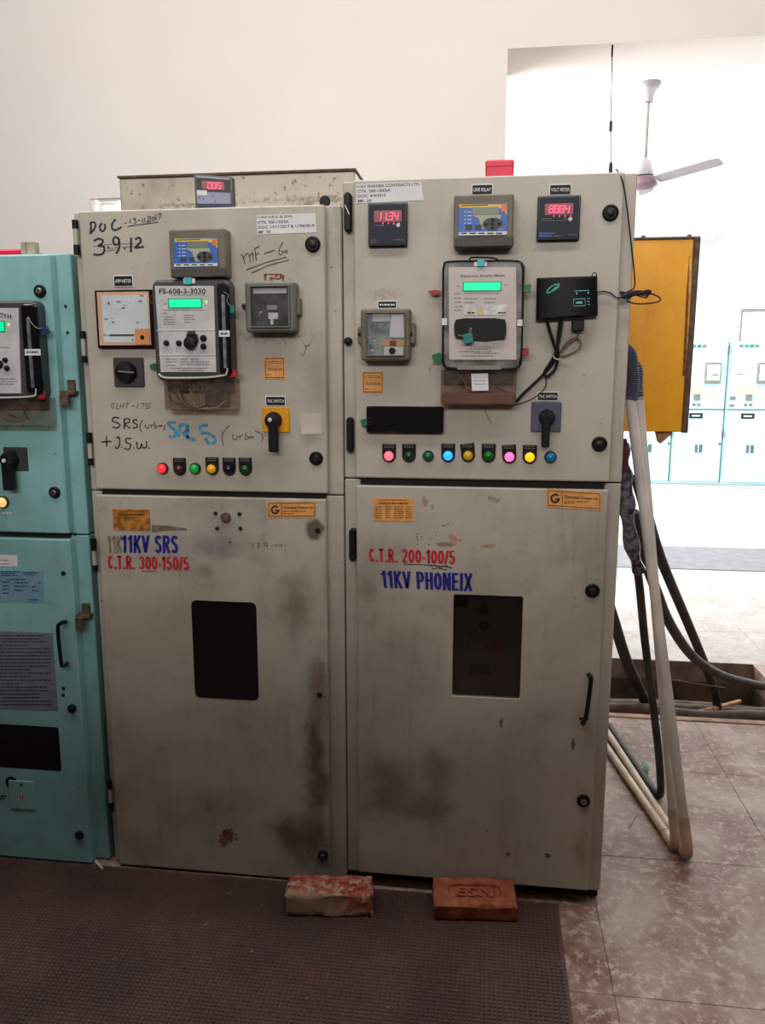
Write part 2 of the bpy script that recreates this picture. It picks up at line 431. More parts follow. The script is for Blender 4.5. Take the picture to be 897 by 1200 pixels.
M['blueink'] = mat('pale blue marker ink', (78, 164, 206), 0.6, var=0.3, vscale=60)
M['bluepaint'] = mat('dark blue lettering', (38, 38, 142), 0.5, var=0)
M['redpaint'] = mat('red lettering', (206, 34, 52), 0.5, var=0)
M['print'] = mat('black print', (38, 36, 40), 0.6, var=0)
M['paleprint'] = mat('grey print', (120, 116, 118), 0.6, var=0)
M['whiteprint'] = mat('white print', (225, 225, 225), 0.6, var=0)
M['blueprint'] = mat('dark blue print', (36, 52, 96), 0.6, var=0)
M['yellow'] = mat('yellow label metal', (236, 166, 92), 0.4, var=0.12, vscale=30)
M['amberbrown'] = mat('brown label print', (110, 66, 24), 0.5, var=0)
M['dirtyyellow'] = mat('dirty yellow label', (190, 122, 50), 0.5, var=0.4, vscale=40)
M['switchyellow'] = mat('orange yellow switch plate', (240, 160, 20), 0.35, var=0.06)
M['relayblue'] = mat('blue relay keypad', (36, 100, 190), 0.35, var=0.08)
M['relayyellow'] = mat('yellow relay print', (240, 196, 60), 0.4, var=0.05)
M['relayorange'] = mat('orange relay print', (232, 120, 40), 0.4, var=0)
M['lcdoff'] = mat('unlit green grey LCD', (112, 124, 104), 0.25, var=0.05)
M['lcdon'] = mat('lit green LCD', (20, 236, 160), 0.3, emit=0.85, ecol=(0, 236, 150))
M['ledgreen'] = mat('lit green LED', (120, 255, 120), 0.3, emit=1.0)
M['digit'] = mat('lit red digits', (255, 40, 90), 0.3, emit=2.2, ecol=(255, 60, 100))
M['digitback'] = mat('red digit window', (110, 8, 30), 0.25, emit=0.14, ecol=(200, 0, 50))
M['meterblack'] = mat('dark blue black meter face', (38, 44, 58), 0.4, var=0.1, spec=0.2)
M['meterblue'] = mat('blue grey meter face', (150, 156, 182), 0.4, var=0.05)
M['dial'] = mat('pale meter dial', (208, 218, 220), 0.35, var=0.05)
M['peach'] = mat('peach meter surround', (222, 172, 140), 0.45, var=0.06)
M['peachdeep'] = mat('orange meter corner', (222, 150, 92), 0.45, var=0.06)
M['clear'] = glass('clear dusty plastic', (250, 250, 250), 0.07, 0.1)
M['brownclear'] = glass('brownish dusty clear plastic', (244, 238, 233), 0.07, 0.16, (150, 128, 114), 0.1)
M['smoke'] = glass('smoked acrylic', (216, 212, 210), 0.05, 0.1)
M['pane'] = glass('window glass', (244, 250, 250), 0.06, 0.02)
M['seal_teal'] = mat('teal plastic seal', (24, 128, 124), 0.35)
M['seal_cyan'] = mat('cyan plastic seal', (60, 190, 196), 0.35)
M['seal_green'] = mat('green plastic seal', (28, 112, 74), 0.35)
M['seal_red'] = mat('red plastic seal', (176, 36, 48), 0.35)
M['seal_blue'] = mat('dark blue plastic seal', (40, 50, 110), 0.35)
M['wire_white'] = mat('white wire', (190, 182, 170), 0.5)
M['wire_yellow'] = mat('yellow wire', (190, 150, 60), 0.5)
M['wire_purple'] = mat('purple wire', (74, 46, 92), 0.5)
M['wire_brown'] = mat('brown wire', (98, 66, 52), 0.5)
M['wire_red'] = mat('red wire', (150, 50, 50), 0.5)
M['bluegrey'] = mat('blue grey switch plate', (84, 88, 106), 0.4)
M['pvc'] = mat('off white PVC', (226, 216, 208), 0.38, var=0.1, vscale=6)
M['pvcjoint'] = mat('yellowed PVC elbow', (206, 182, 158), 0.42, var=0.15, vscale=12)
M['orange'] = paint('orange yellow paint', (246, 172, 24), grime=(196, 118, 24), amount=0.4, rough=0.34)
M['orangelight'] = mat('lighter yellow rib highlight', (222, 172, 84), 0.45, var=0.25, vscale=20)  # highlight along the rib, put in as a lighter yellow
M['rust'] = mat('rust brown streak', (134, 72, 30), 0.7, var=0.35, vscale=30)
M['cablered'] = mat('dark magenta tape', (92, 34, 52), 0.5)
M['plasticwrap'] = mat('crumpled clear wrap over dark cable', (110, 108, 122), 0.2, var=0.6, vscale=45)
M['cable'] = mat('dusty black cable', (58, 52, 48), 0.6, var=0.3, vscale=14)
M['browncable'] = mat('dusty brown cable', (94, 74, 62), 0.75, var=0.35, vscale=14)
M['redbox'] = mat('red plastic box', (216, 26, 66), 0.4, var=0.08)
M['wood'] = mat('weathered pale wood', (186, 170, 146), 0.7, var=0.2, vscale=20)
M['leaf'] = mat('green leaf', (36, 104, 44), 0.5)
M['cardboard'] = mat('torn cardboard', (190, 150, 110), 0.8, var=0.25, vscale=30)
M['fan'] = mat('grey fan enamel', (132, 126, 128), 0.4, var=0.05)
M['fandark'] = mat('dull mauve fan motor', (104, 80, 88), 0.4, var=0.1)
M['tray'] = mat('relay tray with painted reflection', (150, 158, 160), 0.3, var=.35, vscale=30)  # blue grey imitates the reflection in the relay's pane
M['traydark'] = mat('dark relay tray', (74, 76, 84), 0.3, var=.4, vscale=30)
M['interior'] = mat('dark grey breaker front', (84, 80, 76), 0.5)
M['gap'] = mat('dark gap strip', (30, 25, 22), 0.8)  # dark colour of the strips in door gaps and seams
M['greymat'] = mat('grey rubber mat', (116, 115, 120), 0.7, var=0.1)

t = NT('whitewashed wall'); p = t.pos()
c = t.mix(t.ramp(t.noise(p, 0.9, 4), 0.3, 0.7), lin((226, 217, 211)), lin((232, 224, 218)))
c = t.mix(t.math('MULTIPLY', t.ramp(t.noise(p, 30, 3), 0.66, 0.74), 0.12), c, lin((190, 176, 166)))
t.l(c, t.b.inputs['Base Color']); t.b.inputs['Roughness'].default_value = 0.85; t.bump(t.noise(p, 25, 4), 0.15, 0.004)
M['wall'] = t.m
M['hallwall'] = mat('bright whitewash', (240, 240, 242), 0.8, var=0.03, vscale=2)
M['ceiling'] = mat('white ceiling', (238, 238, 236), 0.85, var=0.02, vscale=2)

def tilemat(name, dirt):
  t = NT(name); p = t.pos()
  L = lambda a, b: tuple(x * (1 - dirt) + y * dirt for x, y in zip(lin(b), lin(a)))
  n1 = t.noise(p, 3.2, 8, 0.68, 0.5); n2 = t.noise(p, 30, 9, 0.75); n3 = t.noise(p, 90, 3, 0.6)
  c = t.mix(t.ramp(n1, 0.36, 0.66), L((118, 76, 64), (152, 142, 135)), L((172, 148, 134), (176, 170, 165)))
  c = t.mix(t.math('MULTIPLY', t.ramp(n2, 0.5, 0.6), 0.75), c, L((198, 182, 170), (186, 181, 177)))
  c = t.mix(t.math('MULTIPLY', t.ramp(n2, 0.44, 0.3), 0.75 * (.3 + .7 * dirt)), c, lin((96, 54, 44)))
  c = t.mix(t.math('MULTIPLY', t.ramp(n3, 0.66, 0.72), 0.7 * (.3 + .7 * dirt)), c, lin((70, 46, 38)))
  t.l(c, t.b.inputs['Base Color'])
  t.l(t.math('ADD', t.math('MULTIPLY', n2, 0.5), 0.3), t.b.inputs['Roughness'])
  t.bump(n2, 0.25, 0.003)
  return t.m
M['tile'] = tilemat('stained cement tile', 1.0)
M['tileclean'] = tilemat('cleaner cement tile', 0.0)
M['joint'] = mat('dirty joint', (128, 104, 92), 0.9, var=0.3)
t = NT('brown rubber matting'); p = t.pos()
n1 = t.noise(p, 2.5, 6, 0.6)
c = t.mix(t.ramp(n1, 0.35, 0.7), lin((76, 55, 52)), lin((98, 70, 64)))
c = t.mix(t.math('MULTIPLY', t.ramp(t.noise(p, 6, 4, 0.6), 0.6, 0.8), 0.6), c, lin((126, 64, 58)))
c = t.mix(t.ramp(t.noise(p, 40, 3), 0.7, 0.76), c, lin((150, 126, 112)))
t.l(c, t.b.inputs['Base Color']); t.b.inputs['Roughness'].default_value = 0.6
M['mat'] = t.m
t = NT('red clay brick'); p = t.obj()
c = t.mix(t.ramp(t.noise(p, 25, 6, 0.65), 0.35, 0.7), lin((148, 76, 54)), lin((196, 116, 82)))
t.l(c, t.b.inputs['Base Color']); t.b.inputs['Roughness'].default_value = 0.85; t.bump(t.noise(p, 120, 5), 0.5, 0.003)
M['brick'] = t.m
t = NT('brick with worn red paint and mortar'); p = t.obj()
n1 = t.noise(p, 22, 7, 0.7, 0.6)
c = t.mix(t.ramp(n1, 0.42, 0.5), lin((150, 40, 44)), lin((176, 96, 78)))
c = t.mix(t.ramp(t.noise(p, 30, 6, 0.7, 0.3), 0.5, 0.56), c, lin((190, 160, 136)))
sx = t.n('ShaderNodeSeparateXYZ'); t.l(p, sx.inputs[0])
c = t.mix(t.math('MULTIPLY', t.ramp(t.math('ADD', sx.outputs['Y'], t.math('MULTIPLY', n1, 0.03)), -0.022, -0.032), 0.85), c, lin((172, 140, 122)))
t.l(c, t.b.inputs['Base Color']); t.b.inputs['Roughness'].default_value = 0.85; t.bump(n1, 0.8, 0.006)
M['paintbrick'] = t.m

def lampmat(name, rgb, lit):
    return mat('lit ' + name + ' lens' if lit else 'unlit ' + name + ' lens', rgb, 0.2, emit=lit, var=0)

# ------------------------------------------------------------------ the setting
ZC = 4.2                                   # ceiling
YW0, YW1 = 2.7, 3.14                       # back wall with the wide opening
XJ = at(595.5, 60, YW0).x; ZH = at(597, 57, YW0).z
wx0, wx1 = at(106, 240, YW0).x, at(165, 240, YW0).x; wz1 = at(106, 233, YW0).z; wz0 = wz1 - 0.6
g = G()
for a in ((-4.2, wx0, 0, ZC), (wx0, wx1, 0, wz0), (wx0, wx1, wz1 + .14, ZC), (wx1, XJ, 0, ZC), (XJ, 3.7, ZH, ZC), (3.7, 4.4, 0, ZC)):
    g.box(a[0], a[1], YW0, YW1, a[2], a[3])
g.box(wx0, wx1, YW0, YW0 + .05, wz1, wz1 + .14)      # thin lintel over the ventilator window
g.build('wall_back', M['wall'], kind='structure', smooth=False)
fr = G()
for a in ((wx0, wx0 + .012, wz0, wz1), (wx0 + .06, wx0 + .066, wz0 + .04, wz1 - .03), (wx0 + .066, wx1 - .05, wz1 - .03, wz1 - .024), (wx1 - .05, wx1, wz0, wz1), (wx0 + .05, wx1 - .05, wz1 - .012, wz1), (wx0 + .05, wx1 - .05, wz0, wz0 + .04)):
    fr.box(a[0], a[1], YW0 + .01, YW0 + .045, a[2], a[3])
wn = fr.build('window_1', M['white'], kind='structure', smooth=False)
G().box(wx0 + .012, wx1 - .05, YW0 + .024, YW0 + .029, wz0 + .04, wz1 - .012).build('pane', M['pane'], wn, smooth=False)
G().box(-4.2, 4.6, 15.4, 15.6, 0, ZC).build('wall_far', M['hallwall'], kind='structure', smooth=False)
G().box(4.4, 4.6, YW0, 15.4, 0, ZC).build('wall_right', M['hallwall'], kind='structure', smooth=False)
G().box(-4.4, -4.2, YW0, 15.4, 0, ZC).build('wall_left', M['hallwall'], kind='structure', smooth=False)
M['low_bounce'] = mat('dark brown dado paint', (96, 80, 70), 0.6, var=0.1, vscale=3)  # kept dark so the added wall bounces little light
G().box(-4.4, 4.6, -3.6, -3.4, 0, 2.5).build('added_shade_wall', M['low_bounce'], kind='structure', smooth=False)  # unseen half-height wall added to shade the lower doors
G().box(-4.4, 4.6, -3.6, 15.6, ZC, ZC + .15).build('ceiling', M['ceiling'], kind='structure', smooth=False)

# floor: base slab with the trench opening, tiles laid on it with open joints
TX0, TX1, TY0, TY1 = -0.27, 1.53, 1.46, 2.26
g = G()
for a in ((-4.4, 4.6, -3.6, TY0), (-4.4, TX0, TY0, TY1), (TX1, 4.6, TY0, TY1), (-4.4, 4.6, TY1, 15.6)):
    g.box(a[0], a[1], a[2], a[3], -0.12, -0.004)
floor = g.build('floor', M['joint'], kind='structure', smooth=False)
XS = [-2.19 + .64 * i for i in range(11)]
YS = [(-2.28 + .64 * i, -2.28 + .64 * (i + 1)) for i in range(5)] + [(0.92, TY0), (TY0, TY1)] + [(TY1 + .5867 * i, TY1 + .5867 * (i + 1)) for i in range(12)]
tiles = {}
for (y0, y1) in YS:
    for x0, x1 in zip(XS[:-1], XS[1:]):
        a, b = x0, x1
        if (y0, y1) == (TY0, TY1):
            if a < TX0 - .01 and b > TX0: b = TX0
            if a < TX1 and b > TX1: a = TX1
            if a >= TX0 - .01 and b <= TX1: continue
        k = (round(b - a, 3), round(y1 - y0, 3), y0 > 2.2)
        if k not in tiles:
            hx, hy = k[0] / 2 - .0007, k[1] / 2 - .0007
            me = bpy.data.meshes.new('tile')
            gg = G().box(-hx, hx, -hy, hy, -0.008, 0, .0009)
            me.from_pydata(gg.v, [], gg.f); me.materials.append(M['tileclean' if k[2] else 'tile']); tiles[k] = me
        o = bpy.data.objects.new('tile', tiles[k]); COL.objects.link(o); o.parent = floor
        o.location = Vector(((a + b) / 2, (y0 + y1) / 2, random.uniform(-.0008, 0))) - WP[floor.name]
g = G()
g.box(-4.2, 4.4, YS[-1][1], 15.4, -.004, -.0005); g.box(XS[-1], 4.4, TY1, YS[-1][1], -.004, -.0005)
g.build('screed', M['tileclean'], floor, smooth=False, kind='stuff')
g = G()
g.box(TX0 - .1, TX1 + .1, TY0 - .1, TY1 + .1, -.62, -.55)
g.box(TX0 - .1, TX0, TY0 - .1, TY1 + .1, -.55, -.12); g.box(TX1, TX1 + .1, TY0 - .1, TY1 + .1, -.55, -.12)
g.box(TX0, TX1, TY0 - .1, TY0, -.55, -.12); g.box(TX0, TX1, TY1, TY1 + .1, -.55, -.12)
g.build('cable_trench', mat('dark brown trench lining', (84, 60, 50), 0.9, var=0.4, vscale=6), floor, smooth=False)  # mottled dark brown lining
g = G().box(TX0, TX1, TY0 - .03, TY0 + .012, -.03, .006, .003)
g.build('trench_curb', mat('worn concrete curb', (176, 146, 126), 0.8, var=0.25, vscale=12), floor)

# brown ribbed rubber mat in front of the cabinets
MX0, MX1, MY0, MY1 = -2.15, 0.252, -1.05, -0.006
rm = G().box(MX0, MX1, MY0, MY1, 0.0005, 0.003).build('rubber_mat', M['mat'], label='brown rubber floor mat with raised squares in front of the cabinets', category='mat', smooth=False)
v = []; f = []; pt = 0.0132; nx, ny = int((MX1 - MX0 - .01) / pt), int((MY1 - MY0 - .01) / pt)
for i in range(nx):
    for j in range(ny):
        x, y = MX0 + .006 + i * pt, MY0 + .006 + j * pt; k = len(v); a = .0102; e = .0012
        v += [(x, y, .003), (x + a, y, .003), (x + a, y + a, .003), (x, y + a, .003), (x + e, y + e, .0056), (x + a - e, y + e, .0056), (x + a - e, y + a - e, .0056), (x + e, y + a - e, .0056)]
        f += [(k, k + 1, k + 5, k + 4), (k + 1, k + 2, k + 6, k + 5), (k + 2, k + 3, k + 7, k + 6), (k + 3, k, k + 4, k + 7), (k + 4, k + 5, k + 6, k + 7)]
me = bpy.data.meshes.new('raised_squares'); me.from_pydata(v, [], f); me.materials.append(M['mat'])
o = bpy.data.objects.new('raised_squares', me); COL.objects.link(o); o.parent = rm; o.location = -WP[rm.name]; o['kind'] = 'stuff'
a, b = onfloor(760, 666), onfloor(760, 640)
G().box(0.3, 4.3, a.y, b.y, 0.0005, .006, .001).build('grey_mat', M['greymat'], label='grey mat strip lying across the bright floor before the far pale cabinets', category='mat')

# ------------------------------------------------------------------ cabinet building blocks
def zof(px, py, Y=0): return at(px, py, Y).z
DT = 0.028   # door thickness
def door_lock(p, r, par, core='darksteel', y=0):
    o = disc('door_lock', p, r, [(1, 0), (1, -.006), (.8, -.009), (.74, -.006), (.3, -.006)], M['black'], par, y, 22)
    disc('lock_core', p, r, [(.5, -.004), (.5, -.011), (.36, -.013), (.01, -.013)], M[core], o, y, 14)
    c = at(*p, y); G().box(c.x - .0012, c.x + .0012, y - .0145, y - .0125, c.z - .004, c.z + .004).build('key_slot', M['black'], o)
def hinge(xa, xb, y0, y1, y2, y3, par, Y=.012):
    """beige knuckle y1..y2 between two black ends"""
    c = (xa + xb) / 2; a = at(c, y0, Y); d = at(c, y3, Y); r = (xb - xa) / 2 * PX
    e0, e1 = at(c, y1, Y).z, at(c, y2, Y).z; X = (a.x + d.x) / 2
    o = G().lathe((X, Y, e1), [(r * .8, 0), (r * .8, e0 - e1)], 'z', 12).build('hinge', M['beige'], par)
    G().lathe((X, Y, d.z), [(r, 0), (r, e1 - d.z)], 'z', 12).build('hinge_end', M['black'], o)
    G().lathe((X, Y, e0), [(r, 0), (r, a.z - e0)], 'z', 12).build('hinge_end', M['black'], o)
def legend_pts(cx, cz, hw, top, rot):
    P = [(-hw, top), ] + [(-hw * math.cos(a), -hw * math.sin(a)) for a in [math.pi * i / 10 for i in range(11)]] + [(hw, top)]
    return [(cx + x * math.cos(rot) - z * math.sin(rot), cz + x * math.sin(rot) + z * math.cos(rot)) for x, z in P]
LM = {}
def lamp(p, rgb, lit, legend, par, tilt=0, r=7.0, word='lamp'):
    key = (rgb, lit)
    if key not in LM: LM[key] = lampmat(word, rgb, lit)
    c = at(p[0], p[1]); q = r * PX
    dark = tuple(int(x * .3) for x in rgb)
    o = G().lathe(c, [(q, 0), (q, -.008), (q * .9, -.012), (q * .78, -.012)], 'y', 22).build('indicator_lamp', mat(word + ' bezel', dark, .3, var=0), par, label=word + ' indicator lamp' + (' under a black legend plate' if legend else ' without legend plate'))
    G().lathe(c, [(q * .78, -.006), (q * .78, -.013), (q * .66, -.018), (q * .4, -.021), (q * .02, -.0222)], 'y', 22).build('lens', LM[key], o, 'glowing ' + word + ' lens' if lit else None)
    if legend:
        lp = G().poly(legend_pts(c.x, c.z, q * 1.14, q * 1.95, tilt), -.005, 0).build('legend_plate', M['black'], o)
        g = G()
        for k in range(2):
            zz = c.z + q * (1.68 - .34 * k)
            for s in range(4):
                x = c.x + q * (-.8 + .42 * s) - math.sin(tilt) * q * 1.6
                g.box(x, x + q * .3, -.0056, -.005, zz, zz + q * .13)
        g.build('legend_print', M['paleprint'], o, smooth=False)
def nameplate(b, s, par, q=None, border='whiteprint', face='black'):
    o = plate('nameplate', b, -.003, 0, M[border], par, .001, .0005)
    x0, y0, x1, y1 = b
    plate('plate_face', (x0 + 1.1, y0 + 1.1, x1 - 1.1, y1 - 1.1), -.0036, -.003, M[face], o, .0005, 0)
    h = (y1 - y0)
    if s is None: barprint('fine_print', [(x0 + 2.5, x1 - 2.5, (y0 + y1) / 2)], 'whiteprint', o, -.0042, 1.0); return
    text('lettering', s, (x0 + 2.2, y0 + h * .34, x1 - 2.2, y0 + h * .66), -.0042, M['whiteprint'], o, .012)
def seal(p, r, m, par, Y=-.03, rot=0):
    c = at(p[0], p[1], Y); q = r * PX
    o = G().rp(c.x - q, c.x + q, c.z - q * .95, c.z + q * .95, Y - .004, Y + .004, q * .3, .001, rot).build('plastic_seal', M[m], par)
    return o
def seal_wire(pts, par, Y=-.03, m='wire_brown', r=.0006):
    G().tube([at(x, y, Y) for x, y in pts], r, 5).build('seal_wire', M[m], par)

def relay(b, label, lcd, keypad, bottom, par):
    D = .045
    o = plate('protection_relay', b, -D, 0, M['olive'], par, .006, .004, label='brown grey protection relay with blue keypad front')
    plate('lower_flap', (b[0] + 2, bottom, b[2], b[3]), -D - .006, -D, M['olivedark'], o, .004, .003)
    Y = -D - .003
    x0, y0, x1, y1 = label
    plate('keypad_front', label, Y, -D, M['relayblue'], o, .002, .0005)
    h = y1 - y0; w_ = x1 - x0
    quad('yellow_print', [(x0 + 1, y0 + .5), (x1 - .5, y0 + .5), (x1 - .5, y0 + h * .36), (x1 - w_ * .1, y0 + h * .14), (x0 + 1, y0 + h * .12)], Y - .0004, Y, M['relayyellow'], o)
    plate('white_print', (x0 + .5, y1 - h * .12, x1 - .5, y1 - .5), Y - .0004, Y, M['whiteprint'], o, .0005, 0)
    plate('orange_print', (x1 - w_ * .13, y0 + 1, x1 - 1, y0 + h * .24), Y - .0007, Y, M['relayorange'], o, .0005, 0)
    quad('beige_print', [(lcd[0] - 2, lcd[3]), (lcd[2] + 2, lcd[3]), (lcd[2] + 3, keypad[3]), (keypad[0] - 2, keypad[3] - 1), (keypad[0] - 5, lcd[3] + 5)], Y - .0004, Y, mat('pale relay print', (176, 180, 160), .5, var=0), o)
    plate('lcd', lcd, Y - .0012, Y, M['lcdoff'], o, .001, .0003)
    c = at((keypad[0] + keypad[2]) / 2, (keypad[1] + keypad[3]) / 2, Y); rx = (keypad[2] - keypad[0]) / 2 * PX; rz = (keypad[3] - keypad[1]) / 2 * PX
    nv = G().poly([(c.x + rx * math.cos(a), c.z + rz * math.sin(a)) for a in [2 * math.pi * i / 24 for i in range(24)]], Y - .0012, Y).build('navigation_pad', M['darkgrey'], o)
    g = G()
    for dx, dz in ((0, .6), (0, -.6), (.65, 0), (-.65, 0), (0, 0)):
        g.rp(c.x + dx * rx - .004, c.x + dx * rx + .004, c.z + dz * rz - .003, c.z + dz * rz + .003, Y - .003, Y - .0012, .002, .0005)
    g.build('pad_keys', M['black'], o)
    for k in range(2):
        xx = x0 + w_ * (.15 + .19 * k); plate('soft_key', (xx, y1 - h * .34, xx + w_ * .13, y1 - h * .2), Y - .002, Y, M['darkgrey'], o, .001, .0005)
    g = G()
    for k in range(4):
        yy = y0 + h * (.24 + .12 * k); g.rp(*R((x0 + w_ * .12, yy, x0 + w_ * .15, yy + 1.2), Y), Y - .001, Y, .0005, 0); g.rp(*R((x0 + w_ * .18, yy, x0 + w_ * .27, yy + .9), Y), Y - .0005, Y, .0003, 0)
    g.build('status_leds', M['whiteprint'], o)
    g = G()
    for k in range(5): g.rp(*R((x0 + w_ * (.05 + .18 * k), y1 - h * .09, x0 + w_ * (.17 + .18 * k), y1 - h * .05), Y), Y - .0006, Y, .0003, 0)
    g.rp(*R((x0 + 3, y0 + 1.2, x0 + w_ * .6, y0 + 2.2), Y), Y - .0006, Y, .0003, 0)
    g.build('fine_print', M['print'], o)
    return o

def barprint(name, rows, m, par, Y, t=.5):
    """illegible small print: rows of (x0, x1, y) in photo pixels"""
    g = G()
    for (x0, x1, y) in rows:
        x = x0
        while x < x1:
            l = random.uniform(1.2, 4.5); e = min(x1, x + l)
            P = [at(x, y - t, Y), at(e, y - t, Y), at(e, y + t, Y), at(x, y + t, Y)]
            g.add(P, [(0, 3, 2, 1)]); x = e + random.uniform(.5, 1.1)
    return g.build(name, M[m], par, smooth=False)

def rotary(platebox, knob, rk, lever, par, pm, name='control_switch', label=None, dot=None):
    o = plate(name, platebox, -.006, 0, M[pm], par, .004, .002, label=label)
    disc('knob', knob, rk, [(1.08, 0), (1.05, -.012), (.85, -.024), (.3, -.026)], M['black'], o, -.006)
    if lever:
        plate('lever', lever, -.042, -.022, M['black'], o, .004, .003)
    if dot: disc('white_dot', dot, 2.6, [(1, 0), (.9, -.003), (.1, -.004)], M['white'], o, -.041, 12)
    return o

def yellow_tag(b, s, par):
    x0, y0, x1, y1 = b
    o = plate('yellow_label', b, -.0015, 0, M['yellow'], par, .001, .0004)
    g = G()
    for q in ((x0 + 1.2, y0 + 1.2, x1 - 1.2, y0 + 2.2), (x0 + 1.2, y1 - 2.2, x1 - 1.2, y1 - 1.2), (x0 + 1.2, y0 + 2.2, x0 + 2, y1 - 2.2), (x1 - 2, y0 + 2.2, x1 - 1.2, y1 - 2.2)):
        g.rp(*R(q, -.0018), -.0018, -.0015, .0002, 0)
    g.build('printed_border', M['amberbrown'], o)
    text('lettering', s, (x0 + 3.5, y0 + (y1 - y0) * .5, x1 - 3.5, y0 + (y1 - y0) * .62), -.002, M['amberbrown'], o, .02)
    barprint('fine_print', [(x0 + 6, x1 - 3, y0 + 5), (x0 + 8, x1 - 3, y0 + 7), (x0 + 3, x0 + 6, y0 + 6), (x0 + 3, x0 + 9, y1 - 5)], 'amberbrown', o, -.002, .4)

def maker_label(q, par, torn=False):
    """yellow maker's label with the round G mark; q = TL TR BR BL"""
    o = quad('maker_label', q, -.0014, 0, M['yellow'], par, 'yellow maker label with a round G mark')
    def L(a, b):   # point at fraction a across, b down
        x = (q[0][0] * (1 - a) + q[1][0] * a) * (1 - b) + (q[3][0] * (1 - a) + q[2][0] * a) * b
        y = (q[0][1] * (1 - a) + q[1][1] * a) * (1 - b) + (q[3][1] * (1 - a) + q[2][1] * a) * b
        return (x, y)
    Y = -.0019
    fr = [L(.03, .1), L(.97, .1), L(.97, .9), L(.03, .9), L(.03, .1)]
    g = G()
    def line(a, b, wd):
        A, B = Vector(a), Vector(b); n = (B - A).normalized(); n = Vector((-n.y, n.x)) * wd / 2
        g.add([at(*(A + n), Y), at(*(B + n), Y), at(*(B - n), Y), at(*(A - n), Y)], [(0, 1, 2, 3)])
    for a, b in zip(fr[:-1], fr[1:]): line(a, b, .7)
    line(L(.29, .1), L(.29, .9), .7)
    g.build('printed_border', M['print'], o, smooth=False)
    g = G(); c = L(.16, .5); r1, r0 = 5.4 * abs(q[3][1] - q[0][1]) / 20, 3.2 * abs(q[3][1] - q[0][1]) / 20
    pts = []
    for i in range(25):
        a = math.radians(38 + i * (322 - 38 + 20) / 24)
        pts.append((math.cos(a), -math.sin(a)))
    V = []; Fc = []
    for i, (x, y) in enumerate(pts):
        V += [at(c[0] + x * r1, c[1] + y * r1, Y), at(c[0] + x * r0, c[1] + y * r0, Y)]
        if i: Fc.append((2 * i - 2, 2 * i, 2 * i + 1, 2 * i - 1))
    g.add(V, Fc)
    g.add([at(c[0] + .2, c[1] - .2, Y), at(c[0] + r1, c[1] - .2, Y), at(c[0] + r1, c[1] + 1.9, Y), at(c[0] + .2, c[1] + 1.9, Y)], [(0, 1, 2, 3)])
    g.build('round_mark', M['print'], o, smooth=False)
    text('lettering', 'Crompton Greaves Ltd', [L(.33, .28), L(.93, .28), L(.93, .5), L(.33, .5)], Y, M['print'], o, .02)
    a, b = L(.33, .6), L(.78, .6); barprint('fine_print', [(a[0], b[0], (a[1] + b[1]) / 2), (a[0], a[0] + 12, L(.33, .74)[1])], 'print', o, Y, .45)

def rating_plate(b, par, dirty=False):
    x0, y0, x1, y1 = b
    o = plate('rating_plate', b, -.0015, 0, M['dirtyyellow' if dirty else 'yellow'], par, .0005, .0003, label='worn yellow rating plate with small print')
    rows = [(x0 + 8, x1 - 8, y0 + 2.2), (x0 + 6, x1 - 6, y0 + 5.6), (x0 + 6, x1 - 6, y0 + 6.4)]
    k = y0 + 10
    while k < y1 - 2:
        rows += [(x0 + 2, x0 + 10, k), (x0 + 14, x0 + 20, k), (x0 + 24, x1 - 12, k), (x1 - 9, x1 - 2, k)]; k += 2.6
    if dirty: rows = rows[:5]
    barprint('fine_print', rows, 'amberbrown', o, -.002, .45)

# ------------------------------------------------------------------ LEFT BEIGE CABINET
def cabinet_body(par, X0, X1, ZT, ZS, ZB, m, yb=1.3):
    """upper and lower sheet metal sections with a seam between them at ZS"""
    u = G().box(X0, X1, .03, yb, ZS + .002, ZT, .003).build('upper_body', m, par)
    l = G().box(X0, X1, .03, yb, ZB, ZS - .002, .003).build('lower_body', m, par)
    G().box(X0 + .006, X1 - .006, .036, yb - .006, ZS - .002, ZS + .002).build('seam_gap_strip', M['gap'], par)
    return u, l

LX0, LX1 = at(85.5, 400, .03).x + .0, at(401.5, 400, .03).x
LX0 = at(87, 260, .03).x
LT = .2 * 2.3 + CAM.z; LMID1 = CAM.z - .1552 * 2.3; LMID2 = CAM.z - .163 * 2.3; LB = CAM.z - .7105 * 2.3
lc = thing('switchgear_cabinet', 'beige switchgear cabinet with handwriting on its door, between the teal and the taller beige one', 'cabinet', ((LX0 + LX1) / 2, .6, 0.0), 'beige and teal switchgear cabinets')
cabinet_body(lc, LX0, LX1, LT + .002, (LMID1 + LMID2) / 2, 0.004, M['beige'])
DL0, DL1 = -.5200 * 2.3, -.2028 * 2.3
ud = G().rp(DL0, DL1, LMID1, LT, 0, DT, .004, .004).build('upper_door', M['left_upper'], lc)
ld = G().rp(-.5210 * 2.3, -.2058 * 2.3, LB, LMID2, 0, DT, .004, .004).build('lower_door', M['left_lower'], lc)
G().box(DL0 + .01, DL1 - .01, .02, .0302, LMID2 - .006, LMID1 + .006).build('door_gap_strip', M['gap'], lc)
for hx in ((85.5, 93, 258, 268, 287, 298.5), (94.5, 101.5, 388, 397, 417, 425), (102, 109, 507, 519, 537, 545)): hinge(*hx, lc)
for hx in ((107, 114, 631, 645, 662, 669), (126, 133, 915, 924, 940, 950)): hinge(*hx, lc)
door_lock((367, 286.5), 8.8, lc); door_lock((371, 537), 8.2, lc); door_lock((379, 1001.5), 6.6, lc, 'steel')
for p, r in (((372.5, 622), 3.4), ((374.5, 814.5), 3.4)):
    disc('screw_hole', p, r, [(1, 0), (.9, -.002), (.2, -.0022)], M['black'], lc, 0, 12)
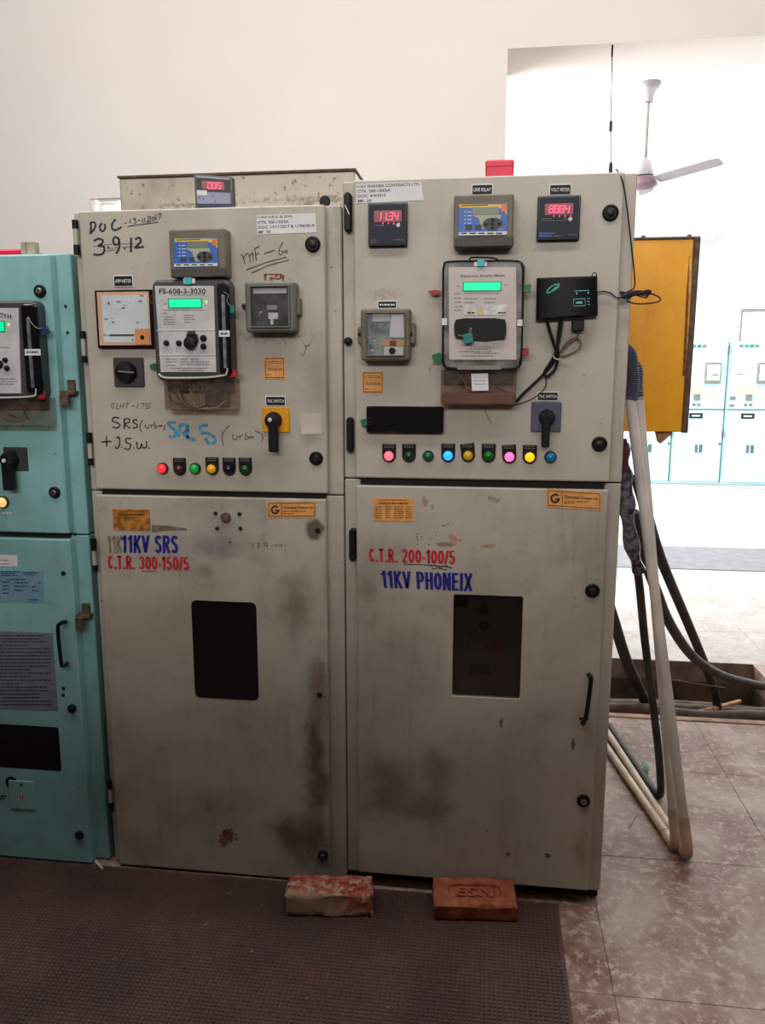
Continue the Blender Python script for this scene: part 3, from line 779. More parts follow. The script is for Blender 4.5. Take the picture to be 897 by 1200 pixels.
relay((198.6, 268, 265, 325), (203.7, 279.2, 255.5, 312.7), (219.4, 282.6, 243.9, 290.6), (230.5, 294.8, 249.6, 307), 313.5, lc)
# moving iron ammeter
am = plate('ammeter', (112.5, 339.5, 179.2, 407.8), -.014, 0, M['blackgloss'], lc, .002, .002, label='square ammeter with pale dial and peach surround')
plate('surround', (115, 342, 175.7, 404.7), -.016, -.014, M['peach'], am, .001, .0006)
plate('dial', (120, 346, 174, 401.5), -.0168, -.016, M['dial'], am, .001, .0003)
plate('corner_cover', (158, 385, 175.2, 404), -.0185, -.016, M['peachdeep'], am, .003, .001)
disc('zero_screw', (166.7, 395.2), 2.7, [(1, 0), (.8, -.002), (.1, -.002)], M['black'], am, -.0185, 14)
plate('pointer', (128, 391.8, 157, 393.6), -.018, -.0172, M['print'], am, .0003, 0)
g = G()
for a in range(0, 91, 10):     # scale marks on the quarter arc
    q = math.radians(a); c0 = (166, 393); r = 40
    P = [(c0[0] - math.cos(q) * rr, c0[1] - math.sin(q) * rr) for rr in ((r - 1.6, r + 1.6) if a % 30 == 0 else (r - .7, r + .7))]
    n = (math.sin(q) * .35, -math.cos(q) * .35)
    g.add([at(P[0][0] + n[0], P[0][1] + n[1], -.0172), at(P[1][0] + n[0], P[1][1] + n[1], -.0172), at(P[1][0] - n[0], P[1][1] - n[1], -.0172), at(P[0][0] - n[0], P[0][1] - n[1], -.0172)], [(0, 1, 2, 3)])
for (x, y, wd) in ((139, 353.5, 2.6), (144.5, 361, 2), (124.5, 374, 2), (132.5, 377.5, 1.6), (164, 353, 2), (166, 346.5, 2.4), (161, 378, 1.2), (155.5, 398, 1.2), (122.5, 392.5, 1.2)):
    g.add([at(x - wd, y - .9, -.0172), at(x + wd, y - .9, -.0172), at(x + wd, y + .9, -.0172), at(x - wd, y + .9, -.0172)], [(0, 1, 2, 3)])
g.build('scale_print', M['paleprint'], am, smooth=False)
text('lettering', 'A', (125.5, 352.5, 129, 357.5), -.0174, M['print'], am, .01)
nameplate((132.8, 322.5, 156, 336), 'AMP-METER', lc)

def energy_meter(par, hb, face, ftilt, disp, led, tcov, label, tmat, facemat='silver'):
    """housing with rounded back, faceplate, lit display and a clear terminal cover below"""
    o = plate('energy_meter', hb, -.05, 0, M['darkgrey'], par, .022, .008, label=label)
    x0, y0, x1, y1 = face
    quad('faceplate', [(x0, y0), (x1 - 3 * ftilt, y0), (x1, y1), (x0 + 7 * ftilt, y1)], -.054, -.05, M[facemat], o)
    plate('display_frame', (disp[0] - 1.6, disp[1] - 1.4, disp[2] + 1.6, disp[3] + 1.4), -.0552, -.054, mat('green display rim', (40, 150, 100), .4, emit=.15), o, .001, .0003)  # rim emits faintly too, a glow put in round the display
    plate('display', disp, -.0558, -.055, M['lcdon'], o, .0006, .0002, label='glowing green display')
    if led: disc('status_led', led, 1.8, [(1, 0), (.7, -.002), (.1, -.0025)], M['ledgreen'], o, -.054, 10, 'glowing green light')
    tb = plate('terminal_block', (tcov[0] + 3, tcov[1], tcov[2] - 3, tcov[1] + (tcov[3] - tcov[1]) * .4), -.02, 0, M['darkgrey'], o, .003, .002)
    cx0, cx1, cz0, cz1 = R(tcov, -.045)
    g = G(); t_ = .002
    g.rp(cx0, cx1, cz0, cz1, -.047, -.045, .004, .001)
    g.box(cx0, cx0 + t_, -.045, 0, cz0 + .004, cz1); g.box(cx1 - t_, cx1, -.045, 0, cz0 + .004, cz1); g.box(cx0 + t_, cx1 - t_, -.045, 0, cz0, cz0 + t_)
    g.build('terminal_cover', M[tmat], o, label='clear plastic terminal cover')
    return o
em = energy_meter(lc, (180, 327, 270.5, 446), (181.5, 335, 253.5, 436), 1, (198.5, 350.8, 235.3, 360), (241.7, 354), (193, 444, 276, 481), 'energy meter with lit green display and black round knob', 'brownclear')
Y = -.0546
text('lettering', 'FS-608-3-3030', [(186.5, 338), (241, 338), (241, 344.5), (186.5, 344.5)], Y, M['print'], em, .02, 1.05)
barprint('fine_print', [(192, 196, 356), (192, 240, 363.5), (191, 196, 367), (192, 204, 371.5), (192, 205, 374.5), (192, 205, 377.5), (192, 205, 380), (216, 228, 369.5), (216, 227, 372), (216, 229, 374.5), (216, 224, 377.5), (200, 240, 345.8)], 'paleprint', em, Y, .45)
barprint('legend_print', [(195, 208, 421), (211, 220, 421), (224, 232, 421), (195, 207, 424), (211, 221, 424), (224, 246, 424), (196, 206, 428), (212, 246, 427), (201, 244, 431.5), (210, 240, 434)], 'paleprint', em, Y, .55)
g = G()
for a in ((183.5, 386.5, 252, 387.4), (186, 415.5, 253, 416.3), (205, 389, 205.7, 413), (246, 388, 246.6, 415)): g.rp(*R(a, Y), Y - .0008, Y + .0006, .0002, 0)
g.build('panel_lines', M['white'], em)
for p, r in (((195.4, 402), 3.1), ((210, 402.2), 3.2), ((238.7, 396.4), 3.6), ((238.7, 406), 3.3)):
    disc('push_button', p, r, [(1.1, 0), (1, -.006), (.6, -.009), (.1, -.009)], M['black'], em, -.054, 14)
kn = disc('rotary_knob', (224, 402), 7.6, [(1, 0), (1, -.01), (.9, -.016), (.4, -.018)], M['black'], em, -.054, 20, 'large black round knob')
quad('knob_pointer', [(219, 391), (229, 391), (231, 400), (217, 400)], -.07, -.056, M['black'], em)
quad('knob_loop', [(219.5, 388), (228, 387), (228, 391), (219, 391.5)], -.06, -.054, M['darkgrey'], em)
cs = plate('cover_side', (255.5, 332, 269.5, 440), -.058, -.05, M['blackgloss'], em, .012, .006)
plate('cover_ridge', (260.5, 345, 264.5, 432), -.062, -.057, mat('pale grey ridge', (130, 134, 142), .2, var=.3, vscale=30), em, .004, .002)  # opaque paler strip down the cover side
g = G().tube([at(x, y, -.056) for x, y in ((186, 438), (190, 441.5), (200, 443), (240, 442.5), (262, 440), (266, 437), (267, 431))], .0032, 8)
g.build('cover_lip', mat('hazy clear plastic lip', (200, 198, 194), .25, var=.1), em)
plate('white_tag', (256.7, 387.2, 269.2, 394.6), -.0635, -.0625, M['paper'], em, .0005, 0); barprint('fine_print', [(259, 267, 391)], 'print', em, -.064, 1.0)
seal((220.5, 329.3), 4.2, 'seal_cyan', em, -.054); plate('seal_tape', (215, 326.3, 228.5, 332), -.0515, -.05, M['paper'], em, .0006, 0)
seal((270.3, 362.5), 4.6, 'seal_teal', em, -.045); seal((273.6, 437.5), 4.8, 'seal_red', em, -.045); seal((180, 430), 3.8, 'seal_green', em, -.02, .4)
seal_wire([(179, 345), (176, 350), (179, 356), (182, 352)], em, -.02, 'wire_red', .001)
seal_wire([(262, 342), (268, 346), (266, 352), (270, 359)], em, -.06, 'wire_white')
for pts, m_ in ((((222, 455), (227, 470), (228, 476), (240, 479), (255, 477), (265, 469)), 'wire_white'), (((230, 452), (226, 462), (228, 472)), 'wire_yellow'), (((212, 458), (218, 472), (232, 478), (245, 474)), 'wire_purple'), (((205, 458), (214, 474), (228, 480)), 'wire_purple'), (((198, 462), (202, 470), (212, 474)), 'wire_brown')):
    G().tube([at(x, y, -.03) for x, y in pts], .0022, 6).build('terminal_wire', M[m_], em)
g = G()
for k in range(5): g.rp(*R((226 + 5 * k, 449, 229.5 + 5 * k, 458), -.022), -.026, -.02, .001, .0005)
g.build('terminal_screws', M['grey'], em)
plate('grey_barrier', (240, 458, 268, 476), -.012, 0, M['grey'], em, .006, .002)

rotary((133, 419, 168.3, 453.6), (148.5, 436), 12, None, lc, 'darkgrey', 'selector_switch', 'grey square selector switch with round black knob')
c = at(148.5, 436, -.033); G().rp(c.x - .026, c.x + .022, c.z - .0025, c.z + .0025, -.036, -.031, .002, .001, -.08).build('knob_grip', M['grey'], lc)

def aux_relay(b, win, lugs, fm, par, label):
    o = plate('auxiliary_relay', b, -.05, 0, M[fm], par, .008, .005, label=label)
    # the glazed front: a tray with the works behind a clear pane
    tray = plate('window_tray', win, -.0508, -.05, M['tray' if fm == 'olive' else 'traydark'], o, .004, 0)
    for lb, sp in lugs:
        plate('fixing_lug', lb, -.03, -.002, M[fm], o, .004, .003)
        if sp: disc('lug_screw', sp, 2.4, [(1, 0), (.9, -.005), (.2, -.005)], M['black'], o, -.03, 12)
    plate('relay_glass', win, -.058, -.0566, M['clear'], o, .004, .0006)
    x0, y0, x1, y1 = win
    g = G()
    for q in ((x0 - 1.4, y0 - 1.4, x1 + 1.4, y0), (x0 - 1.4, y1, x1 + 1.4, y1 + 1.4), (x0 - 1.4, y0, x0, y1), (x1, y0, x1 + 1.4, y1)): g.rp(*R(q, -.058), -.059, -.05, .0005, .0004)
    g.build('window_rim', M[fm], o)
    return o
a1 = aux_relay((287.4, 330, 345.8, 389), (294, 335.6, 338, 382.5), [((342, 349, 351.5, 369.5), (345.6, 358.8)), ((283.5, 355, 289.5, 363), (285.8, 358.8))], 'grey', lc, 'grey relay box with glazed front, rust marks above it')
plate('label_strip', (297, 338, 336, 344), -.0535, -.0508, M['silver'], a1, .001, .0003)
plate('relay_coil', (314.5, 366.5, 326, 374), -.055, -.0508, M['white'], a1, .001, .0005); plate('coil_post', (317, 374, 320.5, 380.5), -.055, -.0508, M['white'], a1, .001, .0005)
plate('contact_frame', (313, 357.5, 325, 363), -.054, -.0508, M['steel'], a1, .001, .0005)
disc('bright_screw', (305.5, 366), 1.3, [(1, 0), (.2, -.002)], M['white'], a1, -.0508, 10); disc('flag', (302.5, 379), 2, [(1, 0), (.2, -.002)], M['grey'], a1, -.0508, 10)
g = G()
for q in [(309.5, 320.8, 313.5, 323.2), (309.8, 323.2, 312.2, 328.6), (314, 320.8, 331, 322), (328, 322, 333.4, 326.5), (316, 324.5, 320, 328.6), (320.5, 325.6, 328, 327.4), (331, 326, 333, 329), (322, 322.6, 326, 324)]:
    g.rp(*R(q), -.0012, 0, .0012, .0004, random.uniform(-.15, .15))
g.build('glue_residue', M['rust'], lc)
yellow_tag((309.6, 418.4, 334, 444.2), 'TK2350-04', lc)
nameplate((311, 464, 335, 476), 'TNC SWITCH', lc)
rotary((307.5, 477, 339.2, 506.8), (321, 492.5), 9.5, (314.3, 492, 324.8, 530), lc, 'switchyellow', 'control_switch', 'orange yellow trip switch plate with black lever', (316.4, 492))
quad('faded_sticker', [(352.5, 485), (376, 484.5), (377, 508.5), (353.5, 509)], -.0008, 0, mat('faded pale sticker', (208, 198, 184), .6, var=.08), lc)
lamp((191.4, 548.5), (255, 44, 44), 1.1, False, lc, word='red'); lamp((211.2, 549.5), (84, 40, 36), 0, True, lc, word='dark red')
lamp((229.4, 548.8), (30, 160, 70), .25, False, lc, word='green'); lamp((249.3, 549), (236, 170, 30), .2, True, lc, word='yellow')
lamp((269.2, 549.5), (22, 26, 52), 0, True, lc, word='dark blue'); lamp((288.2, 549.5), (22, 84, 44), 0, True, lc, word='dark green')

def paper_label(q, lines, par, label):
    """lines: (text, width fraction)"""
    o = quad('paper_label', q, -.001, 0, M['paper'], par, label)
    n = len(lines); g = G()
    def L(a, b):
        return ((q[0][0] * (1 - a) + q[1][0] * a) * (1 - b) + (q[3][0] * (1 - a) + q[2][0] * a) * b, (q[0][1] * (1 - a) + q[1][1] * a) * (1 - b) + (q[3][1] * (1 - a) + q[2][1] * a) * b)
    for i, (s, wd) in enumerate(lines):
        b0, b1 = (i + .22) / n, (i + .82) / n
        add_text(g, s, [L(.02, b0), L(.02 + wd, b0), L(.02 + wd, b1), L(.02, b1)], -.0014, .012)
    g.build('lettering', M['print'], o, smooth=False)
paper_label([(300.5, 252.2), (369.5, 249.8), (371.3, 272.2), (302, 274.8)], [('11KV S.R.S. & JSW.', .6), ('CTR. 300-150/5A', .52), ('DOC. 13/11/2017 & 11/06/2018', .95), ('MF. 30', .2)], lc, 'white printed paper label')
o_, s_ = (90, 235), 7.475
pen('handwriting', [[(120, 195), (125, 240), (118, 290)], [(115, 195), (150, 190), (165, 215), (150, 255), (118, 288)], [(222, 198), (203, 220), (205, 255), (225, 268), (247, 245), (245, 205)], [(342, 163), (312, 200), (308, 240), (330, 258), (365, 248), (392, 230)]], o_, s_, 2.2, M['ink'], lc, label='handwritten DOC in dark marker')
pen('handwriting', [[(420, 198), (437, 198)], [(470, 165), (470, 200)], [(492, 162), (515, 156), (506, 175), (522, 185), (515, 200), (496, 202)], [(538, 176), (556, 173)], [(575, 155), (576, 192)], [(596, 150), (598, 187)], [(618, 152), (635, 138), (648, 150), (616, 187), (652, 180)], [(668, 143), (660, 160), (668, 177), (682, 165), (680, 147), (668, 143)], [(694, 120), (694, 172)], [(708, 124), (737, 114), (722, 160)], [(445, 226), (560, 210), (715, 188)]], o_, s_, 1.0, M['ballpen'], lc, label='handwritten date 13-11-2017 underlined')
pen('handwriting', [[(150, 355), (185, 335), (225, 345), (222, 375), (190, 395), (235, 405), (242, 435), (225, 465), (185, 475), (145, 470)], [(270, 408), (284, 408)], [(368, 332), (335, 320), (318, 350), (335, 385), (365, 378), (369, 335), (374, 380), (366, 430), (345, 465)], [(412, 420), (426, 420)], [(476, 325), (475, 452)], [(512, 342), (540, 325), (562, 345), (545, 380), (512, 412), (588, 405)]], o_, s_, 2.4, M['ink'], lc, label='handwritten 3.9.12 in dark marker, struck through')
pen('handwriting', [[(140, 402), (245, 392)], [(240, 386), (400, 380), (580, 371)], [(270, 420), (430, 408), (590, 400)], [(250, 442), (340, 432)]], o_, s_, .5, M['ballpen'], lc)
o_, s_ = (230, 180), 4.485
pen('handwriting', [[(235, 530), (248, 545), (256, 580)], [(250, 545), (268, 524), (280, 540), (284, 572)], [(281, 540), (296, 520), (300, 566)], [(308, 498), (316, 562)], [(306, 500), (332, 487)], [(312, 531), (330, 523)], [(358, 526), (412, 507)], [(456, 466), (438, 500), (436, 525), (448, 531), (459, 515), (443, 512)], [(471, 507), (466, 518), (476, 521), (479, 511), (471, 507)], [(262, 612), (370, 572), (475, 544)], [(290, 628), (390, 585), (488, 559)]], o_, s_, .95, M['ballpen'], lc, label='handwritten MF-60 underlined twice')
pen('handwriting', [[(550, 150), (560, 165), (570, 150), (578, 120)], [(565, 100), (580, 120), (600, 95)], [(575, 115), (597, 110)]], (230, 380), s_, .7, M['paleink'], lc)
o_, s_ = (110, 450), 4.271
pen('handwriting', [[(105, 95), (90, 100), (92, 121), (102, 116), (100, 108)], [(118, 97), (113, 122), (125, 122)], [(135, 97), (130, 122)], [(150, 97), (146, 122)], [(133, 110), (148, 109)], [(155, 98), (180, 96)], [(168, 98), (163, 122)], [(190, 110), (205, 109)], [(222, 98), (217, 122)], [(232, 99), (252, 97), (240, 122)], [(286, 97), (263, 100), (262, 109), (280, 111), (275, 121), (257, 122)]], o_, s_, .75, M['paleink'], lc, label='faint handwritten GLHT-175')
pen('handwriting', [[(127, 170), (102, 167), (93, 184), (115, 193), (131, 205), (118, 219), (94, 215)], [(152, 175), (153, 223)], [(152, 175), (175, 174), (178, 190), (155, 200), (184, 222)], [(219, 181), (200, 180), (198, 193), (215, 202), (216, 216), (195, 220)]], o_, s_, 1.5, M['ballpen'], lc, label='black handwritten capitals')
pen('handwriting', [[(245, 180), (232, 205), (234, 230), (241, 241)], [(260, 200), (258, 215), (270, 221), (278, 203)], [(285, 203), (288, 220)], [(287, 210), (297, 202)], [(305, 190), (305, 219), (318, 212), (308, 205)], [(324, 214), (331, 205), (335, 215), (341, 206), (345, 214)], [(357, 204), (350, 233)]], o_, s_, .85, M['ballpen'], lc)
pen('handwriting', [[(36, 290), (88, 287)], [(62, 260), (65, 312)], [(112, 272), (126, 265), (129, 300), (117, 323), (106, 312)], [(138, 318), (143, 318)], [(188, 272), (162, 274), (162, 291), (184, 303), (176, 326), (152, 322)], [(198, 320), (204, 320)], [(215, 290), (218, 318), (232, 322), (238, 300), (246, 319), (263, 315), (264, 288)], [(272, 321), (278, 321)]], o_, s_, 1.5, M['ballpen'], lc, label='black handwritten capitals after a plus sign')
pen('handwriting', [[(412, 190), (375, 195), (385, 215), (410, 235), (406, 260), (375, 264)], [(432, 205), (421, 264)], [(430, 206), (465, 205), (472, 230), (450, 245), (490, 276), (508, 281)], [(466, 210), (469, 276)], [(572, 205), (535, 213), (540, 243), (570, 247), (600, 265), (605, 290), (575, 296), (560, 272)]], o_, s_, 3.6, M['blueink'], lc, Y=-.0006, label='capitals in broad pale blue marker')
pen('handwriting', [[(678, 208), (650, 240), (642, 275), (650, 310)], [(698, 250), (695, 270), (710, 279), (720, 258)], [(728, 258), (732, 277)], [(730, 264), (747, 254)], [(764, 240), (758, 276), (775, 268), (764, 260)], [(776, 272), (784, 261), (788, 273), (795, 261), (802, 273)], [(808, 235), (840, 250), (846, 272), (838, 290)]], o_, s_, .8, M['ballpen'], lc, label='handwritten (Urban)')
# lower door
rating_plate((132.5, 597, 175.8, 621.5), lc, True)
plate('tape_patch', (169.5, 617.5, 177, 624.5), -.001, 0, mat('grey white tape', (170, 160, 150), .6), lc, .0005, 0)
quad('glue_residue', [(178, 615), (200, 616.5), (219, 619.5), (219, 621.5), (196, 622), (178, 623.5)], -.0006, 0, mat('dirty glue residue', (128, 112, 96), .7, var=.3, vscale=60), lc)
block('lettering', '11KV SRS', [(142.8, 627.2), (208.8, 627.5), (208.8, 648.5), (142.8, 647.6)], M['bluepaint'], lc, 'dark blue block lettering')
block('lettering', '11K', [(125.5, 628), (143.5, 627.5), (143.5, 648), (126.5, 648.5)], mat('ghost of old lettering', (150, 136, 114), .6, var=.3, vscale=80), lc, 'ghost of older lettering', -.0006)
block('lettering', 'C.T.R. 300-150/5', [(126.2, 651), (221.5, 652.5), (221.8, 668.5), (126.8, 666.5)], M['redpaint'], lc, 'red lettering C.T.R. 300-150/5')
pen('handwriting', [[(166, 668.8), (184, 669.8)]], (0, 0), 1, .9, M['redpaint'], lc)
disc('round_knob', (265, 606.3), 6.2, [(1, 0), (1, -.008), (.85, -.013), (.2, -.015)], M['rustmetal'], lc, 0, 18, 'brown round knob')
for p in ((253, 601.4), (281, 602.2), (254.8, 619), (282, 619)):
    disc('bolt', p, 2.5, [(1, 0), (1, -.004), (.7, -.006), (.1, -.006)], M['darksteel'], lc, 0, 10)
disc('bolt', (269.4, 635.3), 1.2, [(1, 0), (.7, -.003), (.1, -.003)], M['darksteel'], lc, 0, 8)
maker_label([(313.5, 588), (370.5, 587.5), (370.5, 606.5), (313.5, 607)], lc)
pen('handwriting', [[(296, 636), (297, 642)], [(301, 637), (304, 636.5), (302.5, 639), (304.5, 640.5), (301.5, 642)], [(313, 639.5), (310, 639), (310.5, 636.5), (313.5, 636.8), (313.5, 642.5)], [(318, 640), (321, 639)], [(322, 638), (324.5, 638.5), (322.5, 642)], [(326, 638.5), (328.5, 638), (328.5, 641)], [(330.3, 637), (330.5, 642)], [(334, 637.5), (334.3, 641)]], (0, 0), 1, .7, M['paleink'], lc)
x0, x1, z0, z1 = R((226.5, 704.5, 302, 819), 0)
wi = G().rp(x0, x1, z0, z1, -.0012, .01, .018, .0008).build('viewing_window', M['blackgloss'], lc, label='black viewing window with rounded corners')

# ------------------------------------------------------------------ RIGHT BEIGE CABINET
RX0, RX1 = at(403.2, 420, .03).x, .1646 * 2.33
RT = .2268 * 2.3 + CAM.z; RM1 = CAM.z - .1338 * 2.3; RM2 = CAM.z - .1437 * 2.3; RB = CAM.z - .6915 * 2.3
rc = thing('switchgear_cabinet', 'taller beige switchgear cabinet with nine indicator lamps, rightmost of the near row', 'cabinet', ((RX0 + RX1) / 2, .6, 0.0), 'beige and teal switchgear cabinets')
cabinet_body(rc, RX0, RX1, RT + .003, RM1 - .006, .035, M['beige'])
G().box(RX0 + .01, RX1 - .004, .05, 1.28, 0.001, .035, .002).build('plinth', M['darksteel'], rc)
G().rp(-.1665 * 2.3, .1506 * 2.3, RM1, RT, 0, DT, .004, .004).build('upper_door', M['right_upper'], rc)
# lower door with a real window opening
x0, x1, z0, z1 = R((531, 698, 611.5, 817.5), 0)
DX0, DX1 = -.1655 * 2.3, .1500 * 2.3
def ring(y, X0, X1, Z0, Z1, r, e=0, n=5):
    P = []; hw, hh = (X1 - X0) / 2 - e, (Z1 - Z0) / 2 - e; cx, cz = (X0 + X1) / 2, (Z0 + Z1) / 2
    for q, (sx, sz) in enumerate(((1, 1), (-1, 1), (-1, -1), (1, -1))):
        for i in range(n + 1):
            a = math.pi / 2 * (q + i / n); P.append((cx + sx * (hw - r) + r * math.cos(a), y, cz + sz * (hh - r) + r * math.sin(a)))
    return P
g = G()
g.stack([ring(.016, x0, x1, z0, z1, .006), ring(.0015, x0, x1, z0, z1, .006), ring(0, x0, x1, z0, z1, .006, -.0015), ring(0, DX0, DX1, RB, RM2, .004, .004), ring(.004, DX0, DX1, RB, RM2, .004), ring(DT, DX0, DX1, RB, RM2, .004)], False, False)
rld = g.build('lower_door', M['right_lower'], rc)
vw = G().rp(x0, x1, z0, z1, .005, .008, .006, .0005).build('viewing_window', M['smoke'], rc, label='smoked window pane with breaker front behind it')
bf = G().rp(x0 - .005, x1 + .005, z0 - .005, z1 + .005, .0275, .03, .004, .0005).build('breaker_front', M['interior'], rc)
disc('push_button', (567.5, 714.5), 5.6, [(1, 0), (1, -.008), (.8, -.012), (.1, -.012)], M['black'], bf, .026, 18)
disc('push_button', (567.5, 732.5), 5.8, [(1, 0), (1, -.008), (.8, -.012), (.1, -.012)], M['black'], bf, .026, 18)
plate('dark_corner', (533, 700, 548, 712), .022, .027, M['black'], bf, .001, .0005)
plate('counter_window', (578, 749, 590, 760), .021, .026, M['cablered'], bf, .001, .0005)
plate('flag_window', (550, 779, 574, 791), .021, .026, M['black'], bf, .001, .0005)
pen('mimic_line', [[(547, 748), (558, 739), (570, 750)], [(547, 752), (552, 762), (562, 764), (572, 756)]], (0, 0), 1, 1.3, M['black'], bf, Y=.0255, smooth=2)
G().box(DX0 + .01, DX1 - .01, .02, .0302, RM2 - .006, RM1 + .006).build('door_gap_strip', M['gap'], rc)
# left hinge side: long black hinge covers
for b in ((403, 224.6, 411.5, 271.4), (405.8, 489, 413.8, 530.5), (409, 620, 417, 658)):
    hc = plate('hinge_cover', b, .006, .03, M['black'], rc, .01, .004)
pen('chrome_edge', [[(404.3, 240), (409.5, 251)]], (0, 0), 1, .9, M['steel'], rc, Y=.0052)
disc('hinge_cap', (408.4, 400), 5, [(1, 0), (.9, -.01), (.3, -.014)], M['black'], rc, .025, 14)
door_lock((715.6, 249.6), 8.6, rc); door_lock((702.7, 520.2), 8.6, rc); door_lock((694.5, 692), 8.4, rc); door_lock((684, 938), 8, rc, 'steel')
paper_label([(417.6, 216), (493.6, 212.6), (497, 234.6), (418.4, 238.4)], [('11KV PHONEX CONTRACTS LTD.', .96), ('CTR. 200-100/5A', .5), ('DOC. 4/4/2015', .42), ('MF. 20', .2)], rc, 'white printed paper label with slanted right edge')
def panel_meter(b, dg, s, par, label, btn, extra, blue=False):
    o = plate('digital_panel_meter', b, -.016, 0, M['blackgloss'], par, .002, .002, label=label)
    x0, y0, x1, y1 = b
    plate('meter_face', (x0 + 2, y0 + 2, x1 - 2, y1 - 2), -.0168, -.016, M['meterblack'], o, .001, .0003)
    plate('digit_window', (dg[0] - 4, dg[1] - 2.4, dg[2] + 4, dg[3] + 2.6), -.0172, -.0168, M['digitback'], o, .0012, 0)
    digits('digits', s, dg, -.0178, M['digit'], o)
    disc('white_button', btn, 2.3, [(1, 0), (.8, -.002), (.1, -.0022)], M['white'], o, -.0168, 14)
    g = G()
    for k in range(4):
        xx = dg[0] + 6 + k * (dg[2] - dg[0]) * .26; g.rp(*R((xx, dg[3] + 3.4, xx + 1, dg[3] + 5), -.0174), -.0176, -.017, .0004, 0)
    g.build('led_row', M['digit'] if True else 0, o)
    barprint('fine_print', extra, 'paleprint', o, -.0174, .5)
    return o
m1 = panel_meter((431.7, 237.5, 477.4, 288.4), (442.5, 249, 467, 257.5), '11.34', rc, 'black digital meter reading 11.34 in red', (466.9, 264), [(440, 450, 264.2), (460, 464, 263), (461, 474, 281), (434.5, 442, 281.5), (434.5, 440, 284)])
m2 = panel_meter((630.2, 229, 680.2, 281.4), (643, 240.8, 668, 249), '88.84', rc, 'black digital volt meter reading 88.84 in red', (668.8, 257), [(635, 647, 256.4), (661, 666, 256.4), (650, 658, 276.5), (666, 676, 275)])
plate('face_line', (633, 258.4, 664, 258.9), -.0173, -.0168, M['grey'], m2, .0002, 0)
barprint('blue_print', [(632, 650, 273.5), (632, 647, 276.3)], 'relayblue', m2, -.0174, .9)
nameplate((552.8, 215.7, 578, 228.6), 'LINE RELAY', rc); nameplate((644, 215.7, 670, 228.8), 'VOLT METER', rc)
relay((532, 227.5, 602, 289.5), (537.5, 239, 595, 276), (553.8, 242.6, 585, 251.4), (566.8, 256, 588.4, 269.2), 277, rc)

em2 = energy_meter(rc, (518.3, 305, 614, 433.5), (526, 313, 605.5, 421.5), .12, (544, 331.2, 586.7, 340), None, (516.7, 433, 605.5, 475), 'energy meter with lit green display and black shutter across it', 'brownclear', 'pinkgrey')
plate('clear_rim', (520.2, 307, 612, 431.5), -.0508, -.05, mat('hazy grey rim', (128, 126, 122), .25, var=.35, vscale=20), em2, .02, 0)
g = G().tube([at(x, y, -.051) for x, y in ((519.5, 420), (519.5, 330), (520.5, 312), (526, 306.8), (565, 306), (606, 306), (612, 312), (613, 330), (612, 400), (610, 422), (604, 431), (565, 432.5), (528, 431), (521, 427), (519.5, 420))], .0026, 8)
g.build('rim_bead', M['blackgloss'], em2)
Y = -.0546
text('lettering', 'Electronic Energy Meter', [(540, 322), (592.5, 321), (592.5, 325), (540, 326)], Y, M['paleprint'], em2, .02)
barprint('fine_print', [(536, 539, 335), (591, 594, 334), (545, 585, 343.6), (533, 540, 344), (533, 541, 349.5), (533, 541, 354), (533, 542, 359), (533, 541, 363.5), (545, 560, 350), (568, 582, 350), (545, 556, 354.5), (568, 580, 354.5)], 'paleprint', em2, Y, .45)
barprint('legend_print', [(552, 576, 406.5), (548, 576, 409), (538, 577, 412), (556, 586, 414), (541, 578, 417)], 'paleprint', em2, Y, .5)
quad('silver_sticker', [(545, 358), (594, 357), (594, 369), (544, 369.5)], Y - .0006, -.054, mat('silvery sticker', (222, 220, 212), .25, var=.2, vscale=40), em2)
barprint('sticker_print', [(548, 557, 366.5), (584, 593, 366.5)], 'print', em2, Y - .0009, .9)
quad('sticker_patch', [(560, 363), (567, 363), (567, 369), (559, 369)], Y - .0009, -.054, mat('pale yellow patch', (214, 200, 150), .5), em2)
q = [(534.5, 374.5), (545, 372.8), (580, 372.8), (592, 374.2), (593.5, 379), (593.5, 391), (592, 396.5), (580, 397.5), (569, 399), (545, 397), (534, 395.5), (532.6, 390), (532.6, 380)]
quad('shutter', q, -.066, -.054, M['black'], em2, 'black barrel shaped shutter')
s2 = seal((549, 396.8), 5.4, 'seal_teal', em2, -.072, .15)
seal_wire([(537, 392), (543, 394), (550, 391), (553, 387), (552, 384), (550, 389)], em2, -.07, 'wire_white', .0007)
seal((563.8, 308.4), 3.8, 'seal_cyan', em2, -.056); plate('seal_tape', (556, 305, 571, 312), -.0525, -.05, M['paper'], em2, .0006, 0)
G().tube([at(x, y, -.03) for x, y in ((550.5, 306), (551.5, 302.5), (556, 301.6), (575, 302), (582, 303.6), (585, 305.5))], .0022, 7).build('hanging_loop', M['black'], em2)
seal((617.5, 338), 4.6, 'seal_green', em2, -.045); seal((615.2, 412.5), 4.4, 'seal_red', em2, -.04); seal((513, 419.5), 5.2, 'seal_green', em2, -.02, .3)
c = at(509.5, 342, -.012); quad('plastic_seal', [(502, 341.5), (509, 339.5), (516, 340.5), (516, 344), (509, 346), (504, 343.5)], -.02, -.006, M['seal_red'], em2)
seal_wire([(505, 431), (503, 434), (506, 428), (512, 424)], em2, -.01); seal_wire([(517, 342), (522, 336), (524, 330)], em2, -.05, 'wire_red', .001)
plate('white_tag', (606.5, 374.5, 612.5, 382), -.0575, -.05, M['paper'], em2, .0005, 0); plate('white_tag', (518, 373, 524, 381), -.0575, -.05, M['paper'], em2, .0005, 0)
quad('tag', [(552.5, 438), (572, 437.5), (573, 457.5), (553.5, 458)], -.049, -.0472, M['paper'], em2, 'white paper tag'); barprint('tag_print', [(555, 570, 442), (555, 569, 446), (556, 570, 450)], 'paleprint', em2, -.0494, .4)
